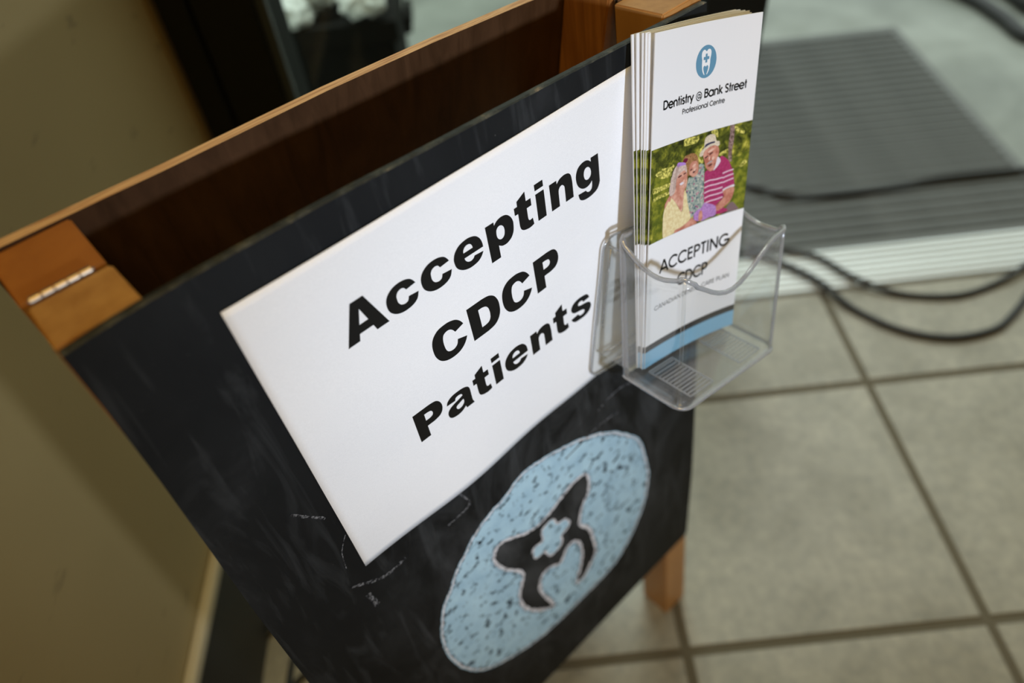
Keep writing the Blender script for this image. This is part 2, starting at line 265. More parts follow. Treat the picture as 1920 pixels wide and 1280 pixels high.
M_steel = mat('bright_zinc', (0.42, 0.34, 0.26), 0.42, 1.0)

M_paper = mat('white_paper', (0.86, 0.86, 0.885), 0.8, spec=0.2)
v = coords(M_paper)
setc(M_paper, ramp(M_paper, noise(M_paper, v, 1500, 2), [(0.3, (0.83, 0.83, 0.855)), (0.7, (0.89, 0.89, 0.915))]))
bump(M_paper, noise(M_paper, v, 26, 4, 0.55, 0.4), 0.5, 0.0009)
M_ink = mat('black_ink', (0.007, 0.007, 0.007), 0.45, spec=0.3)
M_gloss = mat('coated_brochure_paper', (0.80, 0.80, 0.83), 0.5, spec=0.3)
M_gloss_edge = mat('cut_paper_edge', (0.92, 0.89, 0.85), 0.8)
M_lblue = mat('printed_blue_logo', (0.12, 0.28, 0.42), 0.5, spec=0.3)
M_bblue = mat('printed_blue_band', (0.20, 0.42, 0.60), 0.5, spec=0.3)
M_photo = mat('printed_foliage', (0.1, 0.12, 0.02), 0.5, spec=0.3)
v = coords(M_photo, (1000, 1000, 1000))
n1 = noise(M_photo, v, 0.13, 5, 0.65, 0.4)
setc(M_photo, ramp(M_photo, n1, [(0.36, (0.018, 0.022, 0.004)), (0.50, (0.085, 0.10, 0.012)), (0.60, (0.24, 0.24, 0.025)), (0.72, (0.62, 0.55, 0.10))]))
def inkmat(name, c, c2=None, sc=0.6):
    m = mat(name, c, 0.5, spec=0.3)
    if c2:
        v = coords(m, (1000, 1000, 1000)); setc(m, ramp(m, noise(m, v, sc, 3, 0.6), [(0.38, c), (0.62, c2)]))
    return m

def clear_plastic(name, tint=(0.97, 0.975, 0.97), gloss=0.12, rough=0.04, grey=0.0):
    m = bpy.data.materials.new(name); m.use_nodes = True; nt = m.node_tree; nt.nodes.clear()
    out = nt.nodes.new('ShaderNodeOutputMaterial')
    tr = nt.nodes.new('ShaderNodeBsdfTransparent'); tr.inputs['Color'].default_value = (*tint, 1)
    gl = nt.nodes.new('ShaderNodeBsdfGlossy'); gl.inputs['Roughness'].default_value = rough
    gl.inputs['Color'].default_value = (1, 1, 1, 1)
    lw = nt.nodes.new('ShaderNodeFresnel'); ge = nt.nodes.new('ShaderNodeNewGeometry'); io = nt.nodes.new('ShaderNodeMapRange'); io.inputs['To Min'].default_value = 1.40; io.inputs['To Max'].default_value = 1/1.40
    nt.links.new(ge.outputs['Backfacing'], io.inputs['Value']); nt.links.new(io.outputs['Result'], lw.inputs['IOR'])
    ml = nt.nodes.new('ShaderNodeMath'); ml.operation = 'MULTIPLY_ADD'; ml.inputs[1].default_value = 0.85; ml.inputs[2].default_value = gloss*0.2
    mx = nt.nodes.new('ShaderNodeMixShader'); df = nt.nodes.new('ShaderNodeBsdfDiffuse'); df.inputs['Color'].default_value = (0.62, 0.62, 0.66, 1)
    mx2 = nt.nodes.new('ShaderNodeMixShader'); mx2.inputs[0].default_value = grey
    nt.links.new(lw.outputs[0], ml.inputs[0]); nt.links.new(ml.outputs[0], mx.inputs[0])
    nt.links.new(tr.outputs[0], mx2.inputs[1]); nt.links.new(df.outputs[0], mx2.inputs[2])
    nt.links.new(mx2.outputs[0], mx.inputs[1]); nt.links.new(gl.outputs[0], mx.inputs[2]); nt.links.new(mx.outputs[0], out.inputs[0])
    return m
M_clear = clear_plastic('clear_acrylic', (0.975, 0.98, 0.975), 0.1, 0.03, 0.02)
M_rim = clear_plastic('clear_acrylic_edge', (0.62, 0.64, 0.65), 0.5, 0.08, 0.28)
M_glass = clear_plastic('tinted_door_glass', (0.88, 0.90, 0.87), 0.0, 0.02, 0.0)

M_tile = mat('stone_tile', (0.42, 0.40, 0.33), 0.42)
oi = N(M_tile, 'ShaderNodeObjectInfo')
v = coords(M_tile, (1, 1, 1)); ad = N(M_tile, 'ShaderNodeVectorMath', operation='MULTIPLY_ADD')
ad.inputs[1].default_value = (1, 1, 1); L(M_tile, v, ad.inputs[0])
cb = N(M_tile, 'ShaderNodeCombineXYZ'); mu = N(M_tile, 'ShaderNodeMath', operation='MULTIPLY'); mu.inputs[1].default_value = 40.0
L(M_tile, oi.outputs['Random'], mu.inputs[0]); L(M_tile, mu.outputs[0], cb.inputs[0]); L(M_tile, cb.outputs[0], ad.inputs[2])
tv = ad.outputs[0]
a = ramp(M_tile, noise(M_tile, tv, 9, 6, 0.6, 0.4), [(0.3, (0.225, 0.212, 0.168)), (0.55, (0.30, 0.285, 0.235)), (0.8, (0.38, 0.355, 0.29))])
b = ramp(M_tile, noise(M_tile, tv, 70, 4, 0.6), [(0.3, (0.78, 0.78, 0.78)), (0.7, (1.08, 1.06, 1.02))])
setc(M_tile, mixc(M_tile, 1.0, a, b, 'MULTIPLY'))
M_grout = mat('dark_grout', (0.10, 0.085, 0.055), 0.9)
M_wall = mat('ochre_wall_paint', (0.34, 0.285, 0.175), 0.6)
v = coords(M_wall)
wc = ramp(M_wall, noise(M_wall, v, 2.2, 3), [(0.3, (0.345, 0.258, 0.115)), (0.7, (0.42, 0.32, 0.15))])
sc_ = ramp(M_wall, noise(M_wall, coords(M_wall, (14, 14, 40), (0.4, 0, 0)), 1, 3, 0.6), [(0.66, (1, 1, 1)), (0.78, (0.62, 0.62, 0.62))])
setc(M_wall, mixc(M_wall, 1.0, wc, sc_, 'MULTIPLY'))
M_cap = mat('cream_moulding', (0.46, 0.40, 0.27), 0.5)
M_brown = mat('brown_corner_wood', (0.13, 0.085, 0.03), 0.5)
M_base = mat('black_rubber_base', (0.022, 0.021, 0.018), 0.5)
M_black = mat('black_anodised_frame', (0.008, 0.008, 0.006), 0.7, spec=0.15)
M_greyf = mat('grey_gasket', (0.022, 0.025, 0.023), 0.6)
M_alu = mat('brushed_aluminium', (0.74, 0.76, 0.75), 0.4, 0.55)
v = coords(M_alu, (3, 300, 300)); L(M_alu, ramp(M_alu, noise(M_alu, v, 1, 3), [(0.3, (0.25,)*3), (0.7, (0.5,)*3)]), BS(M_alu).inputs['Roughness'])
M_conc = mat('wet_concrete', (0.33, 0.35, 0.32), 0.6)
v = coords(M_conc)
setc(M_conc, ramp(M_conc, noise(M_conc, v, 3.2, 7, 0.6, 0.5), [(0.3, (0.13, 0.14, 0.125)), (0.5, (0.21, 0.225, 0.20)), (0.72, (0.31, 0.33, 0.30))]))
L(M_conc, ramp(M_conc, noise(M_conc, v, 4, 4), [(0.35, (0.3,)*3), (0.65, (0.75,)*3)]), BS(M_conc).inputs['Roughness'])
M_mat = mat('grey_mat_pile', (0.07, 0.073, 0.07), 0.95)
v = coords(M_mat)
setc(M_mat, ramp(M_mat, noise(M_mat, v, 5, 6, 0.65), [(0.3, (0.048, 0.051, 0.049)), (0.7, (0.118, 0.122, 0.118))]))
M_matb = mat('mat_rubber_border', (0.13, 0.135, 0.13), 0.8)
M_cable = mat('black_cable_rubber', (0.012, 0.012, 0.011), 0.5)
M_ceil = mat('ceiling_white', (0.6, 0.56, 0.46), 0.9)
M_wallw = mat('warm_wall_paint', (0.42, 0.36, 0.24), 0.8)
M_planter = mat('black_planter_plastic', (0.006, 0.006, 0.005), 0.8, spec=0.15)
M_wrap = mat('crumpled_foil_wrap', (0.80, 0.83, 0.80), 0.25, 0.15)

# ---------------------------------------------------------------- setting
TS = 0.38287
XW = -0.5495
floor = box_obj('floor', XW, 2.45, -2.4, 0.592, -0.05, -0.003, M_grout); tag(floor, kind='structure')
tile_meshes = {}
def tile(ix, iy, y1=None):
    g = 0.0058
    x0, x1 = ix*TS+g, (ix+1)*TS-g; y0 = iy*TS+g; yy = (iy+1)*TS-g
    x0 = max(x0, XW+0.002); yy = min(yy, 0.588)
    w, h = x1-x0, yy-y0
    if w < 0.01 or h < 0.01: return
    key = (round(w, 4), round(h, 4))
    if key not in tile_meshes:
        bm = bmesh.new(); box(bm, 0, w, 0, h, -0.004, 0.0)
        top = [e for e in bm.edges if all(abs(vv.co.z) < 1e-6 for vv in e.verts)]
        bmesh.ops.bevel(bm, geom=top, offset=0.0012, segments=1, affect='EDGES')
        o = bm_obj('tile', bm, M_tile, floor); tile_meshes[key] = o.data
    else:
        o = bpy.data.objects.new('tile', tile_meshes[key]); COL.objects.link(o); o.parent = floor
    o.location = (x0, y0, 0)
for ix in range(-2, 5):
    for iy in range(-4, 2): tile(ix, iy)

WALL_END = 0.560
tag(box_obj('wall_left', XW-0.10, XW, -2.4, WALL_END, 0.0, 2.6, M_wall), kind='structure')
tag(box_obj('baseboard_left', XW+0.0005, XW+0.007, -2.4, WALL_END, 0.0, 0.186, M_base), kind='structure')
bm = bmesh.new(); box(bm, XW+0.0005, XW+0.014, -2.4, WALL_END, 0.187, 0.203); bevel(bm, 0.004, 2)
tag(bm_obj('trim_1', bm, M_cap), kind='structure')
bm = bmesh.new(); box(bm, XW-0.012, XW+0.006, WALL_END+0.0005, WALL_END+0.016, 0.0, 2.6); bevel(bm, 0.003, 2)
tag(bm_obj('trim_2', bm, M_brown), kind='structure')
tag(box_obj('ceiling', XW-0.1, 2.5, -2.45, 0.72, 2.6, 2.68, M_ceil), kind='structure')
tag(box_obj('wall_back', XW-0.1, 2.5, -2.5, -2.4, 0.0, 2.6, M_wallw), kind='structure')
tag(box_obj('wall_right', 2.45, 2.55, -2.4, 0.72, 0.0, 2.6, M_wallw), kind='structure')
tag(box_obj('wall_front', XW-0.1, 2.5, 0.60, 0.72, 2.12, 2.6, M_wallw), kind='structure')
tag(box_obj('wall_outer', 1.35, 2.45, 0.60, 0.72, 0.0, 2.12, M_wallw), kind='structure')

# door frame, sidelight and threshold
wf = bpy.data.objects.new('window_1', None); COL.objects.link(wf); tag(wf, 'tinted sidelight pane in a black metal frame beside the doorway', kind='structure')
def fr(name, *a, m=M_black, bev=0.002): return box_obj(name, *a, m, wf, bev)
fr('jamb', XW-0.05, -0.512, 0.577, 0.72, 0.0, 2.12)
fr('jamb', -0.508, -0.437, 0.583, 0.72, 0.0, 2.12)
fr('gasket', -0.4365, -0.424, 0.590, 0.60, 0.02, 2.12, m=M_greyf)
fr('bottom_rail', -0.4365, 0.110, 0.605, 0.68, 0.0, 0.10)
fr('mullion', 0.112, 0.190, 0.600, 0.70, 0.0, 2.12)
box_obj('glass_pane', -0.4365, 0.112, 0.640, 0.646, 0.10, 2.12, M_glass, wf)
dr = bpy.data.objects.new('door_1', None); COL.objects.link(dr); tag(dr, 'open doorway with a ribbed aluminium threshold plate', kind='structure')
box_obj('threshold_plate', 0.191, 1.35, 0.593, 0.690, -0.01, 0.006, M_alu, dr, 0.002)
for k in range(6):
    y = 0.603+k*0.0152
    box_obj('threshold_rib', 0.193, 1.348, y, y+0.006, 0.0055, 0.0105, M_alu, dr)

ground = box_obj('ground', -6, 7, 0.691, 9.0, -0.08, -0.004, M_conc); tag(ground, kind='structure')

# ---------------------------------------------------------------- outdoor mat
MX0, MX1, MY0, MY1 = -0.10, 0.905, 0.700, 1.505
mt = empty('entrance_mat', 'grey ribbed entrance mat lying outside beyond the aluminium threshold', 'mat', Matrix.Translation((0, 0, -0.004)))
box_obj('backing', MX0, MX1, MY0, MY1, 0.0, 0.004, M_matb, mt, 0.001)
nr = 28; pitch = (MY1-MY0-0.03)/nr
bm = bmesh.new(); box(bm, MX0+0.02, MX1-0.022, 0, pitch*0.62, 0.004, 0.0085)
top = [e for e in bm.edges if all(vv.co.z > 0.008 for vv in e.verts)]
bmesh.ops.bevel(bm, geom=top, offset=0.003, segments=1, affect='EDGES')
rib0 = bm_obj('rib', bm, M_mat, mt); rib0.location = (0, MY0+0.016, 0)
for k in range(1, nr):
    o = rib0.copy(); COL.objects.link(o); o.parent = mt; o.location = (0, MY0+0.016+k*pitch, 0)

# ---------------------------------------------------------------- cables
clab = [('thin black cable curving across the grey entrance mat', 'cable crossing the mat', 0.0065, 0.012),
        ('black cable over the threshold, inner one of the two loops on the tiles', '', 0.0055, 0.016),
        ('black cable over the threshold, outer and lowest loop on the tiles', '', 0.0060, 0.016),
        ('straight black cable on the floor by the left baseboard', '', 0.0055, 0.0056),
        ('black cable bending left below the chalkboard edge near the baseboard', '', 0.0050, 0.0051),
        ('thin black cable on the floor right of the straight cable under the sign', '', 0.0040, 0.0041),
        ('black cable crossing the tiles furthest right beneath the chalkboard', '', 0.0045, 0.0046)]
for i, pts in enumerate(CAB):
    lab, _, rad, z = clab[i]
    P = []
    for p in pts:
        zz = z
        if i in (1, 2): zz = rad+0.011 if p[1] > 0.57 else rad+0.0006
        if i == 0: zz = rad+0.005
        if i > 2: zz = rad+0.0003
        P.append((p[0], p[1], zz))
    V, Fc = tube(spline3(P, 8), rad, 10)
    tag(mesh_obj('cable', V, Fc, M_cable, None, True), lab, 'cable')
for i, (P, rad) in enumerate((
        ([(1.02, 1.85), (1.13, 1.62), (1.16, 1.47), (1.17, 1.36), (1.28, 1.26), (1.45, 1.22)], 0.016),
        ([(1.14, 1.85), (1.24, 1.62), (1.26, 1.49), (1.36, 1.36), (1.50, 1.32), (1.66, 1.30)], 0.022))):
    V, Fc = tube(spline3([(p[0], p[1], rad-0.003) for p in P], 8), rad, 12)
    tag(mesh_obj('hose', V, Fc, M_cable, None, True),
        ('thinner black hose outside right of the mat, its left strand', 'thicker black hose outside right of the mat, its right strand')[i], 'hose')

# ---------------------------------------------------------------- planter outside the sidelight
pl = empty('planter', 'black planter box topped with crumpled shiny wrap, outside behind the sidelight', 'planter', Matrix.Translation((-0.635, 1.36, -0.004)))
def frustum(bm, x, y, z0, z1, k):
    hexa(bm, [(-x*k,-y*k,z0),(x*k,-y*k,z0),(x*k,y*k,z0),(-x*k,y*k,z0),(-x,-y,z1),(x,-y,z1),(x,y,z1),(-x,y,z1)])
bm = bmesh.new(); frustum(bm, 0.28, 0.16, 0.0, 0.285, 0.95); bevel(bm, 0.008, 2); bm_obj('body', bm, M_planter, pl)
bm = bmesh.new()
for a in ((-0.29, 0.29, -0.172, -0.155), (-0.29, 0.29, 0.155, 0.172), (-0.29, -0.272, -0.1545, 0.1545), (0.272, 0.29, -0.1545, 0.1545)):
    box(bm, a[0], a[1], a[2], a[3], 0.262, 0.305)
bm_obj('rim', bm, M_planter, pl)
bm = bmesh.new(); box(bm, 0.2905, 0.307, -0.05, 0.05, 0.215, 0.255); bevel(bm, 0.006, 2); bm_obj('handle', bm, M_planter, pl)
for q in range(10):
    bm = bmesh.new(); bmesh.ops.create_icosphere(bm, subdivisions=3, radius=0.05+0.012*R_.random())
    for vv in bm.verts:
        vv.co *= 1+0.35*(R_.random()-0.5); vv.co.z *= 0.6
    o = bm_obj('crumpled_wrap', bm, M_wrap)
    o.location = (-0.86+0.05*q, 1.235+0.075*(q % 3), 0.318+0.014*(q % 2)); o.scale = (0.8, 0.9, 0.95)
    o.parent = pl; o.matrix_parent_inverse = pl.matrix_world.inverted()

# ---------------------------------------------------------------- the A-frame sign (board space: u right, v down, w back, in mm)
def board_matrix():
    m = Matrix.Identity(4)
    for i in range(3):
        for j in range(3): m[i][j] = BW[i][j]*0.001
        m[i][3] = BO[i]
    return m
BM = board_matrix()
BMr = Matrix.Identity(4)
for i in range(3):
    for j in range(3): BMr[i][j] = BW[i][j]
    BMr[i][3] = BO[i]
mm = 0.001
def lerp(a, b, t): return a+(b-a)*t
def S(p): return (p[0]*mm, p[1]*mm, p[2]*mm)
def world_z(p): return (BM @ Vector(p)).z
sign = empty('sandwich_board', 'wooden A-frame sign with a black chalkboard front and plywood back', 'sign', BMr)

edge_poly = [(-57.3,-18.7),(-30,-20.3),(8,-20.6),(70,-19.6),(118,-17.8),(181,-16),(229,-14.4),(273,-12.8),(334,-10.5),
             (336,120),(337.5,374),(336.7,470),(330.5,586),(327,589.5),(248,589),(160,590),(60,590),(-68,590),(-71,585),(-69,400),(-66.8,278),(-64,183),(-61.3,122),(-58.5,61),(-57.2,13)]
bm = bmesh.new()
pl2 = [(p[0]*mm, p[1]*mm) for p in edge_poly]
prism(bm, pl2, 0.0, 0.0045)
me = bpy.data.meshes.new('chalkboard_panel'); bmesh.ops.recalc_face_normals(bm, faces=bm.faces); bm.to_mesh(me); bm.free()
me.materials.append(M_board); me.materials.append(M_edge)
for p in me.polygons:
    if abs(p.normal.z) < 0.5: p.material_index = 1
o = bpy.data.objects.new('chalkboard_panel', me); COL.objects.link(o); o.parent = sign
# ragged worn lip along the top edge of the board
bm = bmesh.new(); prev = None
top_pts = [(-57,-18.9),(-30,-20.5),(8,-20.8),(70,-19.8),(118,-18.0),(181,-16.2),(229,-14.6),(273,-13.0),(333,-10.7)]
cs_ = catmull(top_pts, closed=False, n=12)
rows = []
for q in cs_:
    h = 0.25+0.55*R_.random()
    rows.append([bm.verts.new(S((q[0], q[1]+0.2, -0.25-0.35*R_.random()))), bm.verts.new(S((q[0], q[1]-h, 0.6))), bm.verts.new(S((q[0], q[1]-h*0.7, 3.8))), bm.verts.new(S((q[0], q[1]+0.2, 4.9)))])
for a, b2 in zip(rows, rows[1:]):
    for k in range(3): bm.faces.new((a[k], b2[k], b2[k+1], a[k+1]))
    bm.faces.new((a[3], b2[3], b2[0], a[0]))
bm.faces.new(rows[0]); bm.faces.new(rows[-1][::-1])
o = bm_obj('worn_top_edge', bm, M_edge, sign); o['label'] = 'chipped dark painted top edge'

def leg_front(u0, u1, mname, M, vt=-19.5):
    # board-space prism whose foot is cut level with the floor
    c = []
    for (u, w) in ((u0, 5.2), (u1, 5.2), (u1, 43.0), (u0, 43.0)):
        top = (u, vt, w); a, b = vt, 900
        za, zb = world_z((u, a, w)), world_z((u, b, w))
        vz = a+(b-a)*(za-0.0006)/(za-zb)
        c.append((top, (u, vz, w)))
    bm = bmesh.new(); hexa(bm, [S(x[0]) for x in c]+[S(x[1]) for x in c])
    bmesh.ops.bevel(bm, geom=list(bm.edges), offset=0.0009, segments=2, affect='EDGES')
    return bm_obj(mname, bm, M, sign, False)
PH = 0.23; RC = (0.0, -19.0, 46.0)
DV = Vector((0, math.cos(PH), math.sin(PH))); SV = Vector((0, -math.sin(PH), math.cos(PH)))
def rear(u, t, s): return Vector(RC)+Vector((u, 0, 0))+DV*t+SV*s
def rear_floor(u, s):
    a, b = rear(u, 0, s), rear(u, 1000, s); za, zb = world_z(a), world_z(b)
    return 1000*(za-0.0006)/(za-zb)
def leg_rear(u0, u1, M, t0=0.0):
    c = []
    for (u, s) in ((u0, 0.6), (u1, 0.6), (u1, 37.9), (u0, 37.9)):
        c.append((rear(u, t0, s), rear(u, rear_floor(u, s), s)))
    bm = bmesh.new(); hexa(bm, [S(x[0]) for x in c]+[S(x[1]) for x in c])
    bmesh.ops.bevel(bm, geom=list(bm.edges), offset=0.0009, segments=2, affect='EDGES')
    return bm_obj('leg', bm, M, sign)
LEGS = [leg_front(-58, -22, 'leg', M_leg), leg_front(299, 336, 'leg', M_leg, -14.8), leg_rear(-60, -23, M_leg), leg_rear(299, 336, M_leg2)]
o = LEGS[3]; o['label'] = 'rear leg of reddish pine with bold grain'
def sawn(o, axis, M):
    o.data.materials.append(M)
    for p in o.data.polygons:
        if p.normal.dot(axis) < -0.9: p.material_index = 1
for o in LEGS[:2]: sawn(o, Vector((0, 1, 0)), M_end)
for o in LEGS[2:]: sawn(o, DV, M_rear_top)
# rear plywood panel (top edge sags slightly to the right), its bottom above the floor
top = [(-62, -1.8), (24, 0.2), (117, 0.6), (190, 3.0), (262, 7.0), (338, 12)]
poly = top+[(338, 600), (-62, 600)]
def rear_prism(name, poly, s0, s1, M, edgeM=None):
    bm = bmesh.new()
    a = [bm.verts.new(S(rear(p[0], p[1], s0))) for p in poly]; b = [bm.verts.new(S(rear(p[0], p[1], s1))) for p in poly]
    bm.faces.new(a); bm.faces.new(b[::-1]); n = len(poly)
    for i in range(n): bm.faces.new((a[i], b[i], b[(i+1) % n], a[(i+1) % n]))
    o = bm_obj(name, bm, M, sign)
    if edgeM:
        o.data.materials.append(edgeM)
        for p in o.data.polygons:
            if abs(p.normal.dot(SV)) < 0.5: p.material_index = 1
    return o
o = rear_prism('plywood_panel', poly, 38.2, 43.4, M_panel, M_ply); o['label'] = 'dark brown plywood back panel with a pale raw edge'
rear_prism('crossbar', [(-22.8, 420), (298.8, 420), (298.8, 452), (-22.8, 452)], 8, 26, M_leg2)
bm = bmesh.new(); prism(bm, [(-0.0218, 0.43), (0.2988, 0.43), (0.2988, 0.462), (-0.0218, 0.462)], 0.010, 0.028); bm_obj('crossbar', bm, M_leg, sign)
# butt hinges between the leg tops
for u0 in (-56, 303):
    hg = bpy.data.objects.new('hinge', None); COL.objects.link(hg); hg.parent = sign; hg['label'] = 'zinc butt hinge joining the leg tops'; hg.location = (0, 0 if u0 < 0 else 0.0035, 0)
    nk = 5; ln = 27.0/nk
    for k in range(nk):
        V, Fc = tube([S((u0+k*ln+0.4, -20.6, 44.6)), S((u0+(k+1)*ln-0.4, -20.6, 44.6))], 0.0019, 12)
        mesh_obj('knuckle', V, Fc, M_steel, hg, False)
    for w0, w1 in ((42.98, 43.7), (45.6, 46.3)):
        box_obj('leaf', u0*mm, (u0+27)*mm, -0.0195, 0.008, w0*mm, w1*mm, M_steel, hg)
    box_obj('pin', (u0-0.6)*mm, (u0+27.6)*mm, -0.0212, -0.0200, 0.0440, 0.0452, M_steel, hg)

# ---- chalk drawing on the board
def flat(name, loops, w, M, parent, dz=0.25, mapf=None):
    """thin solid plate in board space; loops in mm"""
    flatv, tris = tess(loops); n = len(flatv); V = []; mp = mapf or (lambda x, y, z: (x, y, z))
    for p in flatv: V.append(S(mp(p.x, p.y, w-dz)))
    Fc = []
    for t in tris:
        a, b, c = (flatv[i] for i in t)
        cr = (b.x-a.x)*(c.y-a.y)-(b.y-a.y)*(c.x-a.x)
        if abs(cr) < 1e-7: continue
        Fc.append(tuple(t) if cr < 0 else tuple(t)[::-1])
    o = mesh_obj(name, V, Fc, M, parent)
    return o
def ribbon_loop(pts, wid, closed, jitter=0.0):
    """outer & inner offset polygon of a stroke"""
    n = len(pts); P = [Vector(p[:2]) for p in pts]; quads = []
    Ls, Rs = [], []
    for i in range(n):
        a = P[i-1] if (closed or i > 0) else P[i]; b = P[(i+1) % n] if (closed or i < n-1) else P[i]
        t = (b-a); t = t.normalized() if t.length > 1e-9 else Vector((1, 0)); nn = Vector((-t.y, t.x))
        ww = wid*(1+jitter*(R_.random()-0.5))/2
        Ls.append(P[i]+nn*ww); Rs.append(P[i]-nn*ww)
    return Ls, Rs
def stroke_mesh(name, strokes, w, M, parent, jitter=0.0, mapf=None):
    V, Fc = [], []
    mp = mapf or (lambda x, y, z: (x, y, z))
    for pts, wid, closed in strokes:
        Ls, Rs = ribbon_loop(pts, wid, closed, jitter); n = len(Ls); o0 = len(V)
        for a, b in zip(Ls, Rs): V.append(S(mp(a.x, a.y, w))); V.append(S(mp(b.x, b.y, w)))
        for i in range(n if closed else n-1):
            j = (i+1) % n; Fc.append((o0+2*i, o0+2*j, o0+2*j+1, o0+2*i+1))
    return mesh_obj(name, V, Fc, M, parent)
logo = bpy.data.objects.new('chalk_logo', None); COL.objects.link(logo); logo.parent = sign
logo['label'] = 'light blue chalk oval with a black tooth, cross and heart'
ov = catmull(OVAL, n=7)
cxo = sum(p[0] for p in ov)/len(ov); cyo = sum(p[1] for p in ov)/len(ov)
ov = [(p[0]+0.7*(R_.random()-.5)*1.6, p[1]+0.7*(R_.random()-.5)*1.6) for p in ov]
tooth = catmull(TOOTH, n=4); tooth = [(p[0]+0.5*(R_.random()-.5), p[1]+0.5*(R_.random()-.5)) for p in tooth]
cross = catmull(CROSS, n=3)
flat('chalk_oval', [ov, tooth], -0.02, M_chalk, logo, 0.1)
flat('chalk_cross', [cross], -0.02, M_chalk, logo, 0.1)
def grow(pts, k):
    Ls_, Rs_ = ribbon_loop(pts, 2*k, True); A_ = sum(p[0]*q[1]-q[0]*p[1] for p, q in zip(pts, pts[1:]+pts[:1]))
    return [tuple(p) for p in (Rs_ if A_ > 0 else Ls_)]
M_chalk_gap = mat('bare_patchy_ring', (0.02, 0.02, 0.02), 0.9, spec=0.1)
v = coords(M_chalk_gap); setc(M_chalk_gap, ramp(M_chalk_gap, noise(M_chalk_gap, v, 150, 3, 0.6), [(0.40, (0.02, 0.022, 0.025)), (0.50, (0.34, 0.50, 0.62))]))
stroke_mesh('bare_ring', [(grow(tooth, 2.6), 2.2, True), ([(p[0]*0.975+cxo*0.025, p[1]*0.975+cyo*0.025) for p in ov], 3.2, True)], -0.17, M_chalk_gap, logo, 1.2)
stroke_mesh('bare_scuff', [(catmull([(205, 372), (222, 352), (240, 362)], closed=False, n=6), 3.2, False), (catmull([(214, 372), (208, 392), (216, 405)], closed=False, n=6), 2.6, False)], -0.17, M_chalk_gap, logo, 0.8)
stroke_mesh('chalk_outline', [(tooth, 3.2, True), (cross, 2.1, True), ([(p[0]*0.985+cxo*0.015, p[1]*0.985+cyo*0.015) for p in ov], 1.6, True)], -0.22, M_chalk_pale, logo, 0.8)
for q, wd_ in ((MARKS[0], 1.7), (MARKS[1], 0.6), (MARKS[2], 3.4), (MARKS[3], 2.0), (MARKS[4], 1.6), (MARKS[6], 2.2), (MARKS[7], 2.5)):
    stroke_mesh('chalk_smear', [(catmull(q, closed=False, n=6), wd_, False)], -0.18, M_chalk_dim, logo, 0.9)
M_smudge = M_board

# ---------------------------------------------------------------- paper notice
def pw(u, v):
    """gentle undulation of the taped sheet, mm towards the viewer"""
    b = 0.35*(1+math.sin(u*0.045+v*0.02))+0.25*(1+math.sin(v*0.07+1.3-u*0.012))
    t = max(0.0, (v-150)/66.0)
    b += 3.2*t*t*math.exp(-((u-88)/46.0)**2)+0.8*t*math.exp(-((u-190)/30.0)**2)
    e = max(0.0, 1-v/30.0)
    b += 0.9*e*e*math.exp(-((u-95)/50.0)**2)
    return b
notice = empty('paper_notice', 'white paper notice in bold black lettering taped to the chalkboard', 'notice', BMr)
PW, PH_ = 279.4, 215.9
nx, ny = 56, 44; V = []; Fc = []
for j in range(ny+1):
    for i in range(nx+1):
        u = PW*i/nx; v_ = PH_*j/ny; V.append(S((u, v_, -0.42-pw(u, v_))))
for j in range(ny+1):
    for i in range(nx+1):
        u = PW*i/nx; v_ = PH_*j/ny; V.append(S((u, v_, -0.30-pw(u, v_))))
K = (nx+1)*(ny+1)
for j in range(ny):
    for i in range(nx):
        a = j*(nx+1)+i; Fc.append((a, a+nx+1, a+nx+2, a+1)); Fc.append((K+a, K+a+1, K+a+nx+2, K+a+nx+1))
for i in range(nx):
    Fc.append((i, i+1, K+i+1, K+i)); a = ny*(nx+1)+i; Fc.append((a+1, a, K+a, K+a+1))
for j in range(ny):
    a = j*(nx+1); Fc.append((a+nx+1, a, K+a, K+a+nx+1)); a += nx; Fc.append((a, a+nx+1, K+a+nx+1, K+a))
mesh_obj('sheet', V, Fc, M_paper, notice, True)

